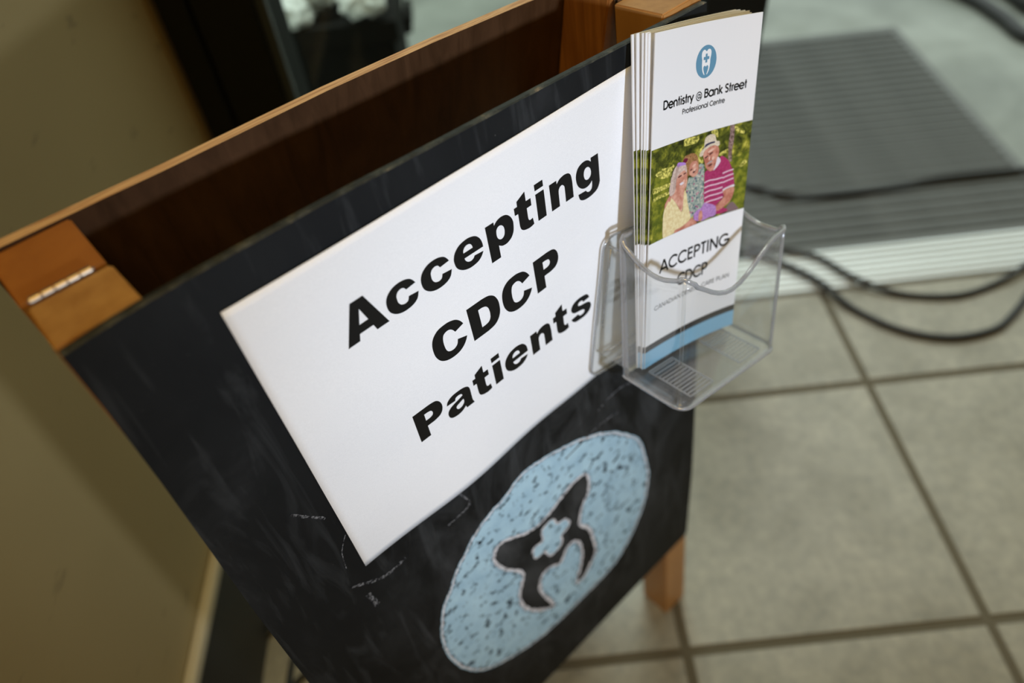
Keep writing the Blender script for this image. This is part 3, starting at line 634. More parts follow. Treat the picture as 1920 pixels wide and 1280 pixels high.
GL = {
'A': (1600, [[(560,1466,1),(1036,1466,1),(1588,0,1),(1112,0,1),(1038,246,1),(524,246,1),(452,0,1),(11,0,1)], [(781,1100,1),(946,565,1),(618,565,1)]]),
'c': (1366, [[(1240,748,1),(1170,890),(1060,1010),(880,1085),(660,1106),(420,1062),(215,935),(95,760),(57,530),(100,290),(250,105),(450,5),(690,-24),(960,20),(1160,150),(1262,378,1),(880,420,1),(820,285),(690,240),(548,297),(472,430),(464,560),(480,700),(560,808),(683,850),(790,815),(862,705,1)]]),
'e': (1366, [[(1262,455,1),(1255,620),(1200,820),(1060,1000),(850,1090),(640,1106),(380,1050),(180,910),(70,730),(40,530),(90,280),(250,100),(460,0),(680,-24),(950,20),(1130,140),(1236,290,1),(860,330,1),(790,250),(674,216),(560,255),(480,350),(455,455,1)], [(455,660,1),(850,660,1),(835,760),(780,850),(670,888),(560,860),(480,770)]]),
'C': (1593, [[(1499,1040,1),(1400,1230),(1230,1395),(1000,1475),(800,1491),(500,1450),(260,1290),(130,1050),(92,735),(130,430),(270,170),(500,20),(790,-25),(1080,20),(1300,150),(1440,310),(1519,455,1),(1125,572,1),(1050,380),(890,285),(700,310),(590,440),(555,700),(575,950),(640,1110),(770,1175),(900,1170),(1015,1090),(1108,930,1)]]),
'D': (1593, [[(150,1466,1),(840,1466,1),(1150,1420),(1380,1260),(1500,1000),(1525,740),(1490,450),(1370,220),(1160,60),(840,0,1),(150,0,1)], [(606,1132,1),(770,1132,1),(930,1080),(1030,950),(1062,730),(1030,500),(930,375),(770,335,1),(606,335,1)]]),
'P': (1479, [[(150,1466,1),(900,1466,1),(1180,1420),(1340,1260),(1400,1020),(1350,780),(1190,610),(920,545,1),(600,545,1),(600,0,1),(145,0,1)], [(604,1172,1),(750,1172,1),(900,1130),(955,1010),(915,890),(780,838,1),(602,838,1)]]),
'p': (1366, [[(105,1083,1),(480,1083,1),(480,948,1),(620,1060),(820,1108),(1040,1060),(1200,900),(1280,700),(1285,520),(1240,270),(1110,80),(920,-15),(800,-24),(660,5),(530,100,1),(530,-407,1),(115,-407,1)], [(519,620),(545,730),(620,805),(710,820),(810,760),(865,650),(870,500),(830,360),(740,285),(640,290),(550,380),(517,500)]]),
't': (911, [[(593,1466,1),(593,1083,1),(815,1083,1),(815,795,1),(593,795,1),(593,430),(615,310),(680,262),(800,285,1),(832,15,1),(700,-20),(560,-24),(370,20),(240,110),(190,250),(183,420,1),(183,795,1),(35,795,1),(35,1083,1),(183,1083,1),(192,1275,1)]]),
'i': (683, [[(128,1466,1),(535,1466,1),(535,1222,1),(128,1222,1)], [(130,1083,1),(537,1083,1),(537,0,1),(130,0,1)]]),
'n': (1366, [[(115,1083,1),(475,1083,1),(480,938,1),(620,1050),(760,1095),(900,1106),(1080,1060),(1190,930),(1225,720),(1235,600,1),(1240,0,1),(842,0,1),(840,560),(815,690),(720,775),(610,745),(545,650),(530,500,1),(530,0,1),(128,0,1)]]),
'g': (1366, [[(864,1083,1),(1245,1083,1),(1250,100),(1235,-100),(1100,-320),(850,-425),(560,-450),(330,-410),(170,-290),(110,-60,1),(512,-92,1),(550,-160),(670,-215),(790,-160),(838,-20),(845,165,1),(730,70),(540,25),(330,85),(150,260),(65,500),(70,760),(180,980),(370,1085),(580,1106),(745,1045),(864,932,1)], [(460,560),(490,720),(580,810),(690,805),(790,710),(830,560),(800,410),(700,322),(590,322),(500,400)]]),
'a': (1366, [[(84,772,1),(140,920),(270,1030),(440,1090),(650,1106),(900,1090),(1080,1030),(1180,930),(1215,750),(1215,250),(1235,120),(1277,0,1),(890,0,1),(855,132,1),(720,40),(560,-15),(400,-24),(200,20),(80,130),(45,300),(90,460),(220,570),(400,640),(620,690),(835,755,1),(820,830),(750,880),(640,892),(530,860),(480,748,1)], [(455,340),(480,430),(600,485),(835,560,1),(840,420),(780,310),(650,235),(520,240)]]),
's': (1253, [[(1205,795,1),(1150,950),(1030,1055),(800,1100),(600,1106),(370,1060),(210,950),(140,800),(165,650),(270,530),(430,470),(640,430),(800,380),(870,290),(820,200),(690,170),(570,200),(495,320,1),(95,282,1),(170,120),(330,10),(560,-24),(860,-20),(1090,60),(1220,200),(1265,350),(1220,500),(1100,600),(900,650),(660,695),(550,760),(570,860),(690,900),(800,870),(840,768,1)]]),
}
def heavy_text(word, s, x0, y0, lab):
    adv = 0
    for ch in word:
        w_, loops = GL[ch]
        groups = [loops] if ch != 'i' else [[loops[0]], [loops[1]]]
        bm = bmesh.new()
        for g in groups:
            lo = [catmull(l, n=4) for l in g]
            fv, tr = tess(lo); vs = [bm.verts.new(((x0+s*(adv+p.x)/2048), (y0-s*p.y/2048), 0)) for p in fv]
            for t in tr:
                try: bm.faces.new([vs[i] for i in t])
                except ValueError: pass
        xs = [v.co.x for v in bm.verts]; ys = [v.co.y for v in bm.verts]
        for ax, lo_, hi_ in ((0, min(xs), max(xs)), (1, min(ys), max(ys))):
            k = math.ceil(lo_/4)*4
            while k < hi_:
                co = (k, 0, 0) if ax == 0 else (0, k, 0); no = (1, 0, 0) if ax == 0 else (0, 1, 0)
                bmesh.ops.bisect_plane(bm, geom=bm.verts[:]+bm.edges[:]+bm.faces[:], plane_co=co, plane_no=no); k += 4
        for f in bm.faces:
            if f.normal.z > 0 or f.calc_area() == 0: pass
        bm.normal_update()
        for f in list(bm.faces):
            if f.normal.z > 0: f.normal_flip()
        for v in bm.verts:
            u, vv = v.co.x, v.co.y; v.co = S((u, vv, -0.50-pw(u, vv)))
        o = bm_obj('printed_letter', bm, M_ink, notice, recalc=False); o['label'] = 'black printed letter '+ch
        adv += w_
heavy_text('Accepting', 33.85, 44.95, 57.83, '')
heavy_text('CDCP', 34.05, 87.93, 107.23, '')
heavy_text('Patients', 33.31, 61.58, 152.62, '')
M_tape = clear_plastic('clear_tape', (0.93, 0.94, 0.97), 0.3, 0.25, 0.06)
V = []; Fc = []
for j in range(13):
    for i in range(2):
        u = 214+i*19; v_ = 205-96+j*8; V.append(S((u, v_, -0.62-pw(u, v_))))
for j in range(12): Fc.append((2*j, 2*j+2, 2*j+3, 2*j+1))

# ---------------------------------------------------------------- brochures
def sheet_frame(da=0, db=0, dc=0, rz=0, tip=0, yaw=0):
    """matrix of one brochure; da, db, dc shift its top left corner (mm), tip/rz/yaw in radians"""
    Mx = Matrix.Identity(4); e = [Vector(v) for v in SHEET_M]
    for i in range(3):
        for j in range(3): Mx[i][j] = e[j][i]
        Mx[i][3] = SHEET_O[i]*mm
    T = Matrix.Translation((da*mm, db*mm, dc*mm))
    return BMr @ Mx @ T @ Matrix.Rotation(rz, 4, 'Z') @ Matrix.Rotation(tip, 4, 'X') @ Matrix.Rotation(yaw, 4, 'Y')
def bow(a):
    s = min(1, max(0, a/93.0)); return 3.2*4*(s*(1-s))*(0.85+0.3*s)
SW, SH = 93.0, 216.0
def sheet_body():
    n = 20; V = []; Fc = []; th = 0.75
    for j in range(2):
        for i in range(n+1):
            a = SW*i/n; V.append(S((a, SH*j, bow(a))))
    for j in range(2):
        for i in range(n+1):
            a = SW*i/n; V.append(S((a, SH*j, bow(a)+th)))
    K = 2*(n+1)
    for i in range(n):
        Fc.append((i, i+n+1, i+n+2, i+1)); Fc.append((K+i, K+i+1, K+i+n+2, K+i+n+1))
        Fc.append((i, i+1, K+i+1, K+i)); Fc.append((i+n+2, i+n+1, K+i+n+1, K+i+n+2))
    Fc.append((n+1, 0, K, K+n+1)); Fc.append((n, n+n+1, K+n+n+1, K+n))
    return V, Fc
def onsheet(w): return lambda x, y, z: (x, y, bow(x)-w)
def grid_plate(name, a0, a1, bt, bb, w, M, parent, n=16):
    V = []; Fc = []
    for i in range(n+1):
        a = a0+(a1-a0)*i/n; V.append(S((a, bt(a), bow(a)-w))); V.append(S((a, bb(a), bow(a)-w)))
    for i in range(n): Fc.append((2*i, 2*i+1, 2*i+3, 2*i+2))
    return mesh_obj(name, V, Fc, M, parent)
def fine_plate(name, loops, w, M, parent, step=2.5):
    fv, tr = tess(loops); bm = bmesh.new(); vs = [bm.verts.new((p.x, p.y, 0)) for p in fv]
    for t in tr:
        try: bm.faces.new([vs[i] for i in t])
        except ValueError: pass
    xs = [v.co.x for v in bm.verts]; k = math.ceil(min(xs)/step)*step
    while k < max(xs):
        bmesh.ops.bisect_plane(bm, geom=bm.verts[:]+bm.edges[:]+bm.faces[:], plane_co=(k, 0, 0), plane_no=(1, 0, 0)); k += step
    bm.normal_update()
    for f in list(bm.faces):
        if f.normal.z > 0: f.normal_flip()
    for v in bm.verts: v.co = S((v.co.x, v.co.y, bow(v.co.x)-w))
    return bm_obj(name, bm, M, parent, recalc=False)
def sheet_poly(name, pts, w, M, parent, smooth=True):
    lo = catmull(pts, n=3) if smooth else pts
    lo = [(min(92.9, max(0.05, p[0])), min(124.0, max(64.4, p[1])) if name not in ('logo_part',) else p[1]) for p in lo]
    return fine_plate(name, [lo], w, M, parent)
def make_brochure(mat4, label, group):
    e = empty('brochure', label, 'brochure', mat4, group)
    V, Fc = sheet_body()
    o = mesh_obj('folded_sheet', V, Fc, M_gloss, e); o.data.materials.append(M_gloss_edge)
    for p in o.data.polygons:
        if abs(p.normal.z) < 0.5: p.material_index = 1
    for p in o.data.polygons:
        if abs(p.normal.x) > 0.8: p.material_index = 0
    grid_plate('printed_photo', 0.03, 92.97, lambda a: 64.4, lambda a: 124.2, 0.06, M_photo, e)
    grid_plate('black_stripe', 0.03, 92.97, lambda a: 198.8, lambda a: 203.6, 0.06, M_ink, e)
    grid_plate('blue_stripe', 0.03, 92.97, lambda a: 203.6, lambda a: 216.0, 0.06, M_bblue, e)
    return e
# front brochure
front = make_brochure(sheet_frame(), 'frontmost brochure with family photo and blue tooth logo in the clear holder', 'brochures in the clear holder')
ordn = ['second brochure from the front, just behind the frontmost one', 'third brochure from the front of the stack', 'fourth brochure from the front of the stack', 'second brochure from the back of the stack', 'rearmost brochure of the stack, nearest the chalkboard']
for q, lab in zip(BROCH, ordn):
    ax = Vector(q[:3]); mw = sheet_frame() @ Matrix.Translation((q[3]*mm, q[4]*mm, q[5]*mm)) @ Matrix.Rotation(ax.length, 4, ax.normalized())
    r_ = front.copy(); COL.objects.link(r_); r_.matrix_world = mw; r_['label'] = lab
    for ch in [c for c in front.children]:
        c_ = ch.copy(); COL.objects.link(c_); c_.parent = r_

# front print: logo, lettering, family picture
V = []; circ = [(47.3+9.15*math.cos(2*math.pi*k/48), 22.0+9.3*math.sin(2*math.pi*k/48)) for k in range(48)]
def logo_plate(name, pts, w, M, sm=True, keep=False):
    lo = catmull(pts, n=4) if sm else pts
    return fine_plate(name, [lo], w, M, front, 1.5)
o = logo_plate('logo_disc', circ, 0.07, M_lblue, False); o['label'] = 'round blue tooth logo'
M_white = mat('printed_white', (0.82, 0.83, 0.86), 0.5, spec=0.3)
# tooth with rounded shoulders, two roots around a heart
tth = [(43.2,16.4),(44.3,15.3),(45.8,15.2),(47.2,16.2),(48.6,15.2),(50.2,15.3),(51.3,16.4),(51.5,18.3),(50.9,20.8),(50.9,23.0),(50.6,25.5),(49.9,27.6),(48.5,29.5,1),(48.1,29.1,1),(49.0,27.3),(49.5,25.2),(48.7,24.2),(47.9,24.3),(47.25,24.9,1),(46.6,24.3),(45.8,24.2),(45.0,25.2),(45.5,27.3),(46.4,29.1,1),(46.0,29.5,1),(44.6,27.6),(43.9,25.5),(43.6,23.0),(43.6,20.8),(43.0,18.3)]
logo_plate('logo_tooth', tth, 0.10, M_white)
def plusg(cx, cy, r, t): return [(cx-t,cy-r),(cx+t,cy-r),(cx+t,cy-t),(cx+r,cy-t),(cx+r,cy+t),(cx+t,cy+t),(cx+t,cy+r),(cx-t,cy+r),(cx-t,cy+t),(cx-r,cy+t),(cx-r,cy-t),(cx-t,cy-t)]
logo_plate('logo_cross', plusg(47.3, 20.0, 2.5, 0.85), 0.13, M_lblue, False)

PI = math.pi
def arc(cx, cy, rx, ry, a0, a1, n=14):
    return [(cx+rx*math.cos(math.radians(a0+(a1-a0)*k/n)), cy+ry*math.sin(math.radians(a0+(a1-a0)*k/n))) for k in range(n+1)]
# geometric sans strokes, cap height 1, x height .74, y up; (advance, strokes)
h = 0.40; xr = 0.335; xc = 0.37
GS = {
'D': (0.80, [[(0.10,0),(0.10,1)], [(0.10,0.93)]+arc(0.30,0.5,0.40,0.43,90,-90)+[(0.10,0.07)]]),
'B': (0.66, [[(0.10,0),(0.10,1)], [(0.10,0.93)]+arc(0.32,0.74,0.20,0.19,90,-90)+[(0.10,0.55)], [(0.10,0.55)]+arc(0.34,0.31,0.22,0.24,90,-90)+[(0.10,0.07)]]),
'P': (0.64, [[(0.10,0),(0.10,1)], [(0.10,0.93)]+arc(0.32,0.70,0.22,0.23,90,-90)+[(0.10,0.47)]]),
'R': (0.66, [[(0.10,0),(0.10,1)], [(0.10,0.93)]+arc(0.32,0.72,0.21,0.21,90,-90)+[(0.10,0.51)], [(0.30,0.51),(0.56,0)]]),
'S': (0.56, [arc(0.28,0.73,0.19,0.20,25,265,14)[:-1]+arc(0.27,0.27,0.20,0.22,88,-150,14)]),
'C': (0.88, [arc(0.50,0.5,0.42,0.44,42,318,24)]),
'A': (0.84, [[(0.04,0),(0.42,1)], [(0.42,1),(0.80,0)], [(0.17,0.30),(0.67,0.30)]]),
'E': (0.60, [[(0.12,0),(0.12,1)], [(0.12,0.93),(0.52,0.93)], [(0.12,0.53),(0.50,0.53)], [(0.12,0.07),(0.52,0.07)]]),
'T': (0.52, [[(0.26,0),(0.26,1)], [(0.02,0.93),(0.50,0.93)]]),
'I': (0.28, [[(0.14,0),(0.14,1)]]),
'N': (0.82, [[(0.12,0),(0.12,1)], [(0.12,0.96),(0.70,0.04)], [(0.70,0),(0.70,1)]]),
'G': (0.94, [arc(0.50,0.5,0.42,0.44,45,352,26), [(0.50,0.46),(0.94,0.46)]]),
'L': (0.50, [[(0.12,0),(0.12,1)], [(0.12,0.07),(0.46,0.07)]]),
'@': (0.90, [arc(0.46,0.36,0.40,0.47,-60,290,30), arc(0.45,0.36,0.17,0.21,0,360,18), [(0.65,0.58),(0.61,0.20),(0.68,0.12),(0.80,0.2),(0.86,0.40)]]),
'e': (0.74, [[(0.06,0.36),(0.68,0.36)]+arc(0.37,0.36,xr-0.02,xr,0,320,24)]),
'n': (0.68, [[(0.11,0),(0.11,0.72)], arc(0.34,0.43,0.23,0.25,180,0,12)+[(0.57,0)]]),
't': (0.36, [[(0.18,0),(0.18,1.0)], [(0.03,0.67),(0.33,0.67)]]),
'i': (0.26, [[(0.13,0),(0.13,0.72)], [(0.13,0.86),(0.13,1.0)]]),
's': (0.46, [arc(0.23,0.52,0.14,0.15,30,262,10)[:-1]+arc(0.22,0.20,0.16,0.155,85,-150,12)]),
'r': (0.36, [[(0.11,0),(0.11,0.72)], arc(0.32,0.46,0.21,0.21,180,85,8)]),
'y': (0.60, [[(0.04,0.72),(0.31,0.06)], [(0.56,0.72),(0.18,-0.24)]]),
'a': (0.80, [arc(0.38,0.36,xr-0.02,xr,0,360,24), [(0.70,0),(0.70,0.72)]]),
'k': (0.58, [[(0.11,0),(0.11,1.04)], [(0.11,0.30),(0.50,0.72)], [(0.22,0.40),(0.54,0)]]),
'o': (0.74, [arc(0.37,0.36,xr-0.02,xr,0,360,24)]),
'f': (0.38, [[(0.16,0),(0.16,0.78)]+arc(0.31,0.80,0.15,0.19,180,80,6), [(0.02,0.67),(0.36,0.67)]]),
'l': (0.25, [[(0.12,0),(0.12,1.04)]]),
' ': (0.34, []),
}
def sheet_text(name, s, a0, a1, base, cap, wt, lab, thin=()):
    tot = sum(GS[c][0] for c in s); sx = (a1-a0)/tot; pen = 0; st = []
    for ch in s:
        w_, ss = GS[ch]
        for q in ss:
            pts = [(a0+(pen+p[0])*sx, base-p[1]*cap) for p in q]
            fine = [pts[0]]
            for p_, q_ in zip(pts, pts[1:]):
                k_ = max(1, int(math.hypot(q_[0]-p_[0], q_[1]-p_[1])/1.5))
                fine += [(lerp(p_[0], q_[0], z/k_), lerp(p_[1], q_[1], z/k_)) for z in range(1, k_+1)]
            pts = fine
            st.append((pts, wt*(0.6 if ch in thin else 1), False))
        pen += w_
    o = stroke_mesh(name, st, 0, M_ink, front, mapf=lambda x, y, z: (x, y, bow(x)-0.10)); o['label'] = lab
    return o
sheet_text('printed_text', 'Dentistry @ Bank Street', 9.6, 85.2, 43.0, 5.2, 1.02, 'small black heading under the logo', '@')
sheet_text('printed_text', 'Professional Centre', 27.8, 66.8, 48.95, 3.05, 0.56, 'smaller second line under the heading')
sheet_text('printed_text', 'ACCEPTING', 12.2, 82.0, 148.2, 8.9, 1.55, 'large black capitals below the photo')
sheet_text('printed_text', 'CDCP', 31.2, 62.6, 164.3, 9.0, 1.50, 'large black capitals on the second line')
sheet_text('printed_text', 'CANADIAN DENTAL CARE PLAN', 8.2, 85.0, 174.2, 3.3, 0.48, 'thin line of small capitals near the bottom')

SK = (0.50, 0.21, 0.14); SK2 = (0.56, 0.25, 0.17)
MI = {
'grass': inkmat('ink_grass', (0.085, 0.11, 0.010), (0.24, 0.25, 0.025), 0.22), 'sun': inkmat('ink_sunlight', (0.13, 0.14, 0.015), (0.80, 0.72, 0.18), 0.55),
'trunk': inkmat('ink_bark', (0.10, 0.06, 0.05), (0.36, 0.24, 0.22), 0.8), 'hairc': inkmat('ink_brown_hair', (0.22, 0.10, 0.035), (0.42, 0.22, 0.10), 0.9),
'skin': inkmat('ink_skin', (0.42, 0.14, 0.095), (0.64, 0.31, 0.23), 0.22), 'skin2': inkmat('ink_pale_skin', (0.50, 0.20, 0.14), (0.68, 0.38, 0.29), 0.25), 'glow': inkmat('ink_highlight', (0.72, 0.44, 0.34), (0.78, 0.52, 0.42), 0.4),
'dress': inkmat('ink_floral', (0.16, 0.24, 0.22), (0.46, 0.48, 0.42), 0.8), 'shirt': inkmat('ink_magenta', (0.32, 0.025, 0.10), (0.42, 0.045, 0.15), 0.6),
'white': inkmat('ink_white', (0.72, 0.66, 0.72)), 'hat': inkmat('ink_straw', (0.56, 0.46, 0.34), (0.74, 0.66, 0.54), 1.2), 'navy': inkmat('ink_navy', (0.03, 0.03, 0.08)),
'dark': inkmat('ink_dark', (0.10, 0.03, 0.03)), 'grey': inkmat('ink_grey', (0.42, 0.33, 0.32)), 'purple': inkmat('ink_lilac', (0.34, 0.15, 0.42), (0.50, 0.28, 0.58), 0.7),
'blonde': inkmat('ink_blonde', (0.50, 0.36, 0.32), (0.66, 0.54, 0.48), 0.7), 'yellow': inkmat('ink_pale_yellow', (0.68, 0.54, 0.28), (0.80, 0.70, 0.42), 0.5),
'lilac': inkmat('ink_bow', (0.42, 0.22, 0.60)), 'greyd': inkmat('ink_trouser', (0.20, 0.13, 0.14)), 'wine': inkmat('ink_wine', (0.14, 0.01, 0.04)), 'stripe': inkmat('ink_stripe', (0.74, 0.52, 0.64)),
'foliage_dark': inkmat('ink_dark_leaf', (0.012, 0.016, 0.004), (0.05, 0.06, 0.008), 0.6)}
order = [('grass_left','grass'),('grass_right','grass'),('sun_a','sun'),('sun_b','sun'),('sun_c','sun'),('sun_d','sun'),('sun_e','sun'),('sun_f','sun'),('sun_g','sun'),('sun_h','sun'),('sun_i','sun'),
 ('trunk','trunk'),('trouser','greyd'),('shirt','shirt'),('STRIPES','stripe'),('cuff','white'),('collar','white'),('face_man','skin'),('ear','skin'),('arm_man','skin'),
 ('hat','hat'),('hat_band','navy'),('brow_a','dark'),('brow_b','dark'),('moustache','grey'),('mouth_man','dark'),
 ('dress_child','dress'),('hair_child','hairc'),('hair_bow','wine'),('face_child','skin2'),('eye_ca','dark'),('eye_cb','dark'),('mouth_child','dark'),
 ('chest','skin2'),('face_woman','skin2'),('hair_woman','blonde'),('bow','lilac'),('eye_wa','dark'),('eye_wb','dark'),('smile_woman','white'),
 ('top_yellow','yellow'),('hand','skin'),('skirt','purple'),('leg_child','skin'),('arm_woman','skin')]
pic = bpy.data.objects.new('family_picture', None); COL.objects.link(pic); pic.parent = front; pic['label'] = 'printed photo of a woman, a child and a man in a straw hat'
w = 0.075; names = {'sun': 'printed_sunlight', 'grass': 'printed_grass'}
for nm, mk in order:
    if nm == 'STRIPES':
        stroke_mesh('printed_stripe', [(catmull(q, closed=False, n=3), 0.85, False) for q in STRIPES], 0, MI[mk], pic, mapf=lambda x, y, z, w=w: (x, y, bow(x)-w))
    else:
        base_n = ''.join(nm.rsplit('_', 1)[0]) if nm[-2:] in ('_a','_b','_c','_d','_e','_f','_g','_h','_i') else nm
        base_n = {'eye_wa': 'eye', 'eye_wb': 'eye', 'eye_ca': 'eye', 'eye_cb': 'eye', 'sun': 'sunlit_leaves'}.get(base_n if not base_n.startswith('eye') else nm, base_n)
        sheet_poly(base_n, PHOTO[nm], w, MI[mk], pic)
    w += 0.006

def inside(p, poly):
    c = False; j = len(poly)-1
    for i in range(len(poly)):
        if (poly[i][1] > p[1]) != (poly[j][1] > p[1]) and p[0] < (poly[j][0]-poly[i][0])*(p[1]-poly[i][1])/(poly[j][1]-poly[i][1])+poly[i][0]: c = not c
        j = i
    return c
dz_ = [p for nm_ in ('dress_child',) for p in PHOTO[nm_]]
bx0, bx1 = min(p[0] for p in dz_), max(p[0] for p in dz_); by0, by1 = min(p[1] for p in dz_), max(p[1] for p in dz_)
fl_mats = [inkmat('ink_flower_pink', (0.50, 0.08, 0.22)), inkmat('ink_flower_navy', (0.05, 0.10, 0.16)), inkmat('ink_flower_cream', (0.66, 0.60, 0.52))]
blk = ('skirt', 'face_child', 'hair_child', 'top_yellow', 'face_woman', 'hair_woman', 'arm_woman')
for kk, fm in enumerate(fl_mats):
    st = []
    for q in range(240):
        p = (bx0+(bx1-bx0)*R_.random(), by0+(by1-by0)*R_.random())
        if len(st) > 17+12*(kk == 1) or not inside(p, PHOTO['dress_child']) or any(inside(p, PHOTO[b_]) for b_ in blk): continue
        a_ = R_.random()*3.1; l_ = 0.55+0.4*R_.random(); st.append(([(p[0]-l_*math.cos(a_), p[1]-l_*math.sin(a_)), (p[0]+0.1, p[1]+0.15), (p[0]+l_*math.cos(a_), p[1]+l_*math.sin(a_))], 0.75, False))
    o = stroke_mesh('printed_flowers', st, 0, fm, pic, mapf=lambda x, y, z: (x, y, bow(x)-0.39)); o['kind'] = 'stuff'
def blob(cx_, cy_, rx_, ry_, ang=0): 
    return [(cx_+rx_*math.cos(t_*0.785)*math.cos(ang)-ry_*math.sin(t_*0.785)*math.sin(ang), cy_+rx_*math.cos(t_*0.785)*math.sin(ang)+ry_*math.sin(t_*0.785)*math.cos(ang)) for t_ in range(8)]
def cen(nm_): q = PHOTO[nm_]; return sum(p[0] for p in q)/len(q), sum(p[1] for p in q)/len(q)
fm_, fc_, fw_2 = cen('face_man'), cen('face_child'), cen('face_woman')
for nm_, pts_, mk_ in (('forehead', blob(fm_[0]-0.5, fm_[1]-4.6, 3.0, 0.9, -0.2), 'glow'), ('cheek', blob(fm_[0]+2.0, fm_[1]+0.8, 1.3, 1.1), 'glow'), ('nose', blob(fm_[0]-1.5, fm_[1]+0.2, 0.7, 1.4, 0.15), 'glow'),
                       ('cheek', blob(fc_[0]+1.0, fc_[1]+0.6, 1.0, 0.9), 'glow'), ('forehead', blob(fc_[0]+0.2, fc_[1]-2.4, 1.7, 0.6, -0.3), 'glow'),
                       ('cheek', blob(fw_2[0]+1.2, fw_2[1]+0.2, 1.0, 1.0), 'glow')):
    sheet_poly(nm_, pts_, 0.40, MI[mk_], pic)
hw = PHOTO['hair_woman']; hc = cen('hair_woman')
stroke_mesh('hair_strands', [(catmull([(hc[0]+dx_+1.5, hc[1]-8), (hc[0]+dx_-0.8, hc[1]-1), (hc[0]+dx_-1.5, hc[1]+7)], closed=False, n=4), 0.35, False) for dx_ in (-1.6, -0.6, 0.4)], 0, inkmat('ink_hair_shade', (0.36, 0.24, 0.21)), pic, mapf=lambda x, y, z: (x, y, bow(x)-0.41))['kind'] = 'stuff'

# ---------------------------------------------------------------- clear brochure holder
AL = math.radians(12.7); HC, HS = math.cos(AL), math.sin(AL)
def H(a, b, w): return (HC*a-HS*b, HS*a+HC*b, w)
BB = 138.8
def wf_(b): return lerp(-73.5, -85.5, (b-50)/(BB-50))
def wb_(b): return lerp(-16.8, -33.3, (b-40)/(BB-40))
def outline(b, inset=0.0, n=6):
    """pocket cross-section at height b: list of (a, w, tag) going left-back, left-front, right-front, right-back"""
    a0, a1 = 242.2+inset, 353.0-inset; w1, w0 = wf_(b)+inset, wb_(b)-inset
    rf, rb = 9.0-inset, 4.0-inset*0.5; P = []
    def cor(ca, cw, r, s):
        for k in range(n+1):
            t = math.radians(s+90*k/n); P.append((ca+r*math.cos(t), cw+r*math.sin(t)))
    cor(a0+rb, w0-rb, rb, 90)          # left back
    for k in range(1, 8): P.append((a0, lerp(w0-rb, w1+rf, k/8)))
    cor(a0+rf, w1+rf, rf, 180)         # left front
    for k in range(1, 12): P.append((lerp(a0+rf, a1-rf, k/12), w1))
    cor(a1-rf, w1+rf, rf, 270)         # right front
    for k in range(1, 8): P.append((a1, lerp(w1+rf, w0-rb, k/8)))
    cor(a1-rb, w0-rb, rb, 0)           # right back
    for k in range(1, 8): P.append((lerp(a1-rb, a0+rb, k/8), w0))
    return P
def rim_b(a, w):
    """height of the wavy rim at a point of the outline"""
    if w < -64.5 and 244 < a < 352:                      # front wall: deep scoop
        T = [(242, 50), (247, 50), (255, 56), (263, 61.5), (278, 68.5), (291, 70.5), (309, 64), (323, 54), (335, 48.5), (353, 47)]
        for p_, q_ in zip(T, T[1:]):
            if p_[0] <= a <= q_[0]: return lerp(p_[1], q_[1], (a-p_[0])/(q_[0]-p_[0]))
        return 50
    if a < 246:                                          # left wall
        t = min(1, max(0, (-w-22)/52.0)); return 41+14*math.sin(math.pi*min(1, t*0.95))**0.8*1.0 if t < 0.98 else 50
    if a > 349:                                          # right wall
        t = min(1, max(0, (-w-24)/48.0)); return 42+9*t+6*math.sin(math.pi*t)
    return 40
ref = outline(60); heights = []
for a_, w_ in ref: heights.append(rim_b(a_, w_))
for it in range(1):
    heights = [(heights[i-1]+2*heights[i]+heights[(i+1) % len(heights)])/4 for i in range(len(heights))]
ph_ = empty('brochure_holder', 'clear acrylic brochure holder fixed crookedly to the right side of the chalkboard', 'brochure holder', BMr)
nl = 12; n = len(ref)
def wall_mesh(inset):
    V = []
    for j in range(nl+1):
        for i in range(n):
            b = lerp(heights[i], BB, j/nl); a_, w_ = outline(b, inset)[i]; V.append(S(H(a_, b, w_)))
    return V
Vo, Vi = wall_mesh(0.0), wall_mesh(1.7)
V = Vo+Vi; K = len(Vo); Fc = []
for j in range(nl):
    for i in range(n):
        i2 = (i+1) % n; a = j*n+i; b = j*n+i2; c = (j+1)*n+i2; d2 = (j+1)*n+i
        Fc.append((a, b, c, d2)); Fc.append((K+a, K+d2, K+c, K+b))
for i in range(n):
    i2 = (i+1) % n; Fc.append((i, K+i, K+i2, i2)); a = nl*n+i; b = nl*n+i2; Fc.append((a, b, K+b, K+a))
mesh_obj('pocket', V, Fc, M_clear, ph_, True)
V, Fc = tube([(Vector(Vo[i])+Vector(Vi[i]))/2 for i in range(n)], 0.0016, 8, closed=True)
o = mesh_obj('rim', V, Fc, M_rim, ph_, True); o['label'] = 'polished wavy rim of the pocket'
# rounded vertical corners of the pocket
for idx, rr_, mt_ in ((3, 0.0022, M_rim), (16, 0.0012, M_clear), (34, 0.0012, M_rim)):
    P_ = [(Vector(Vo[j*n+idx])+Vector(Vi[j*n+idx]))/2 for j in range(nl+1)]
    V_, F_ = tube(P_, rr_, 8); mesh_obj('corner_rib', V_, F_, mt_, ph_, True)
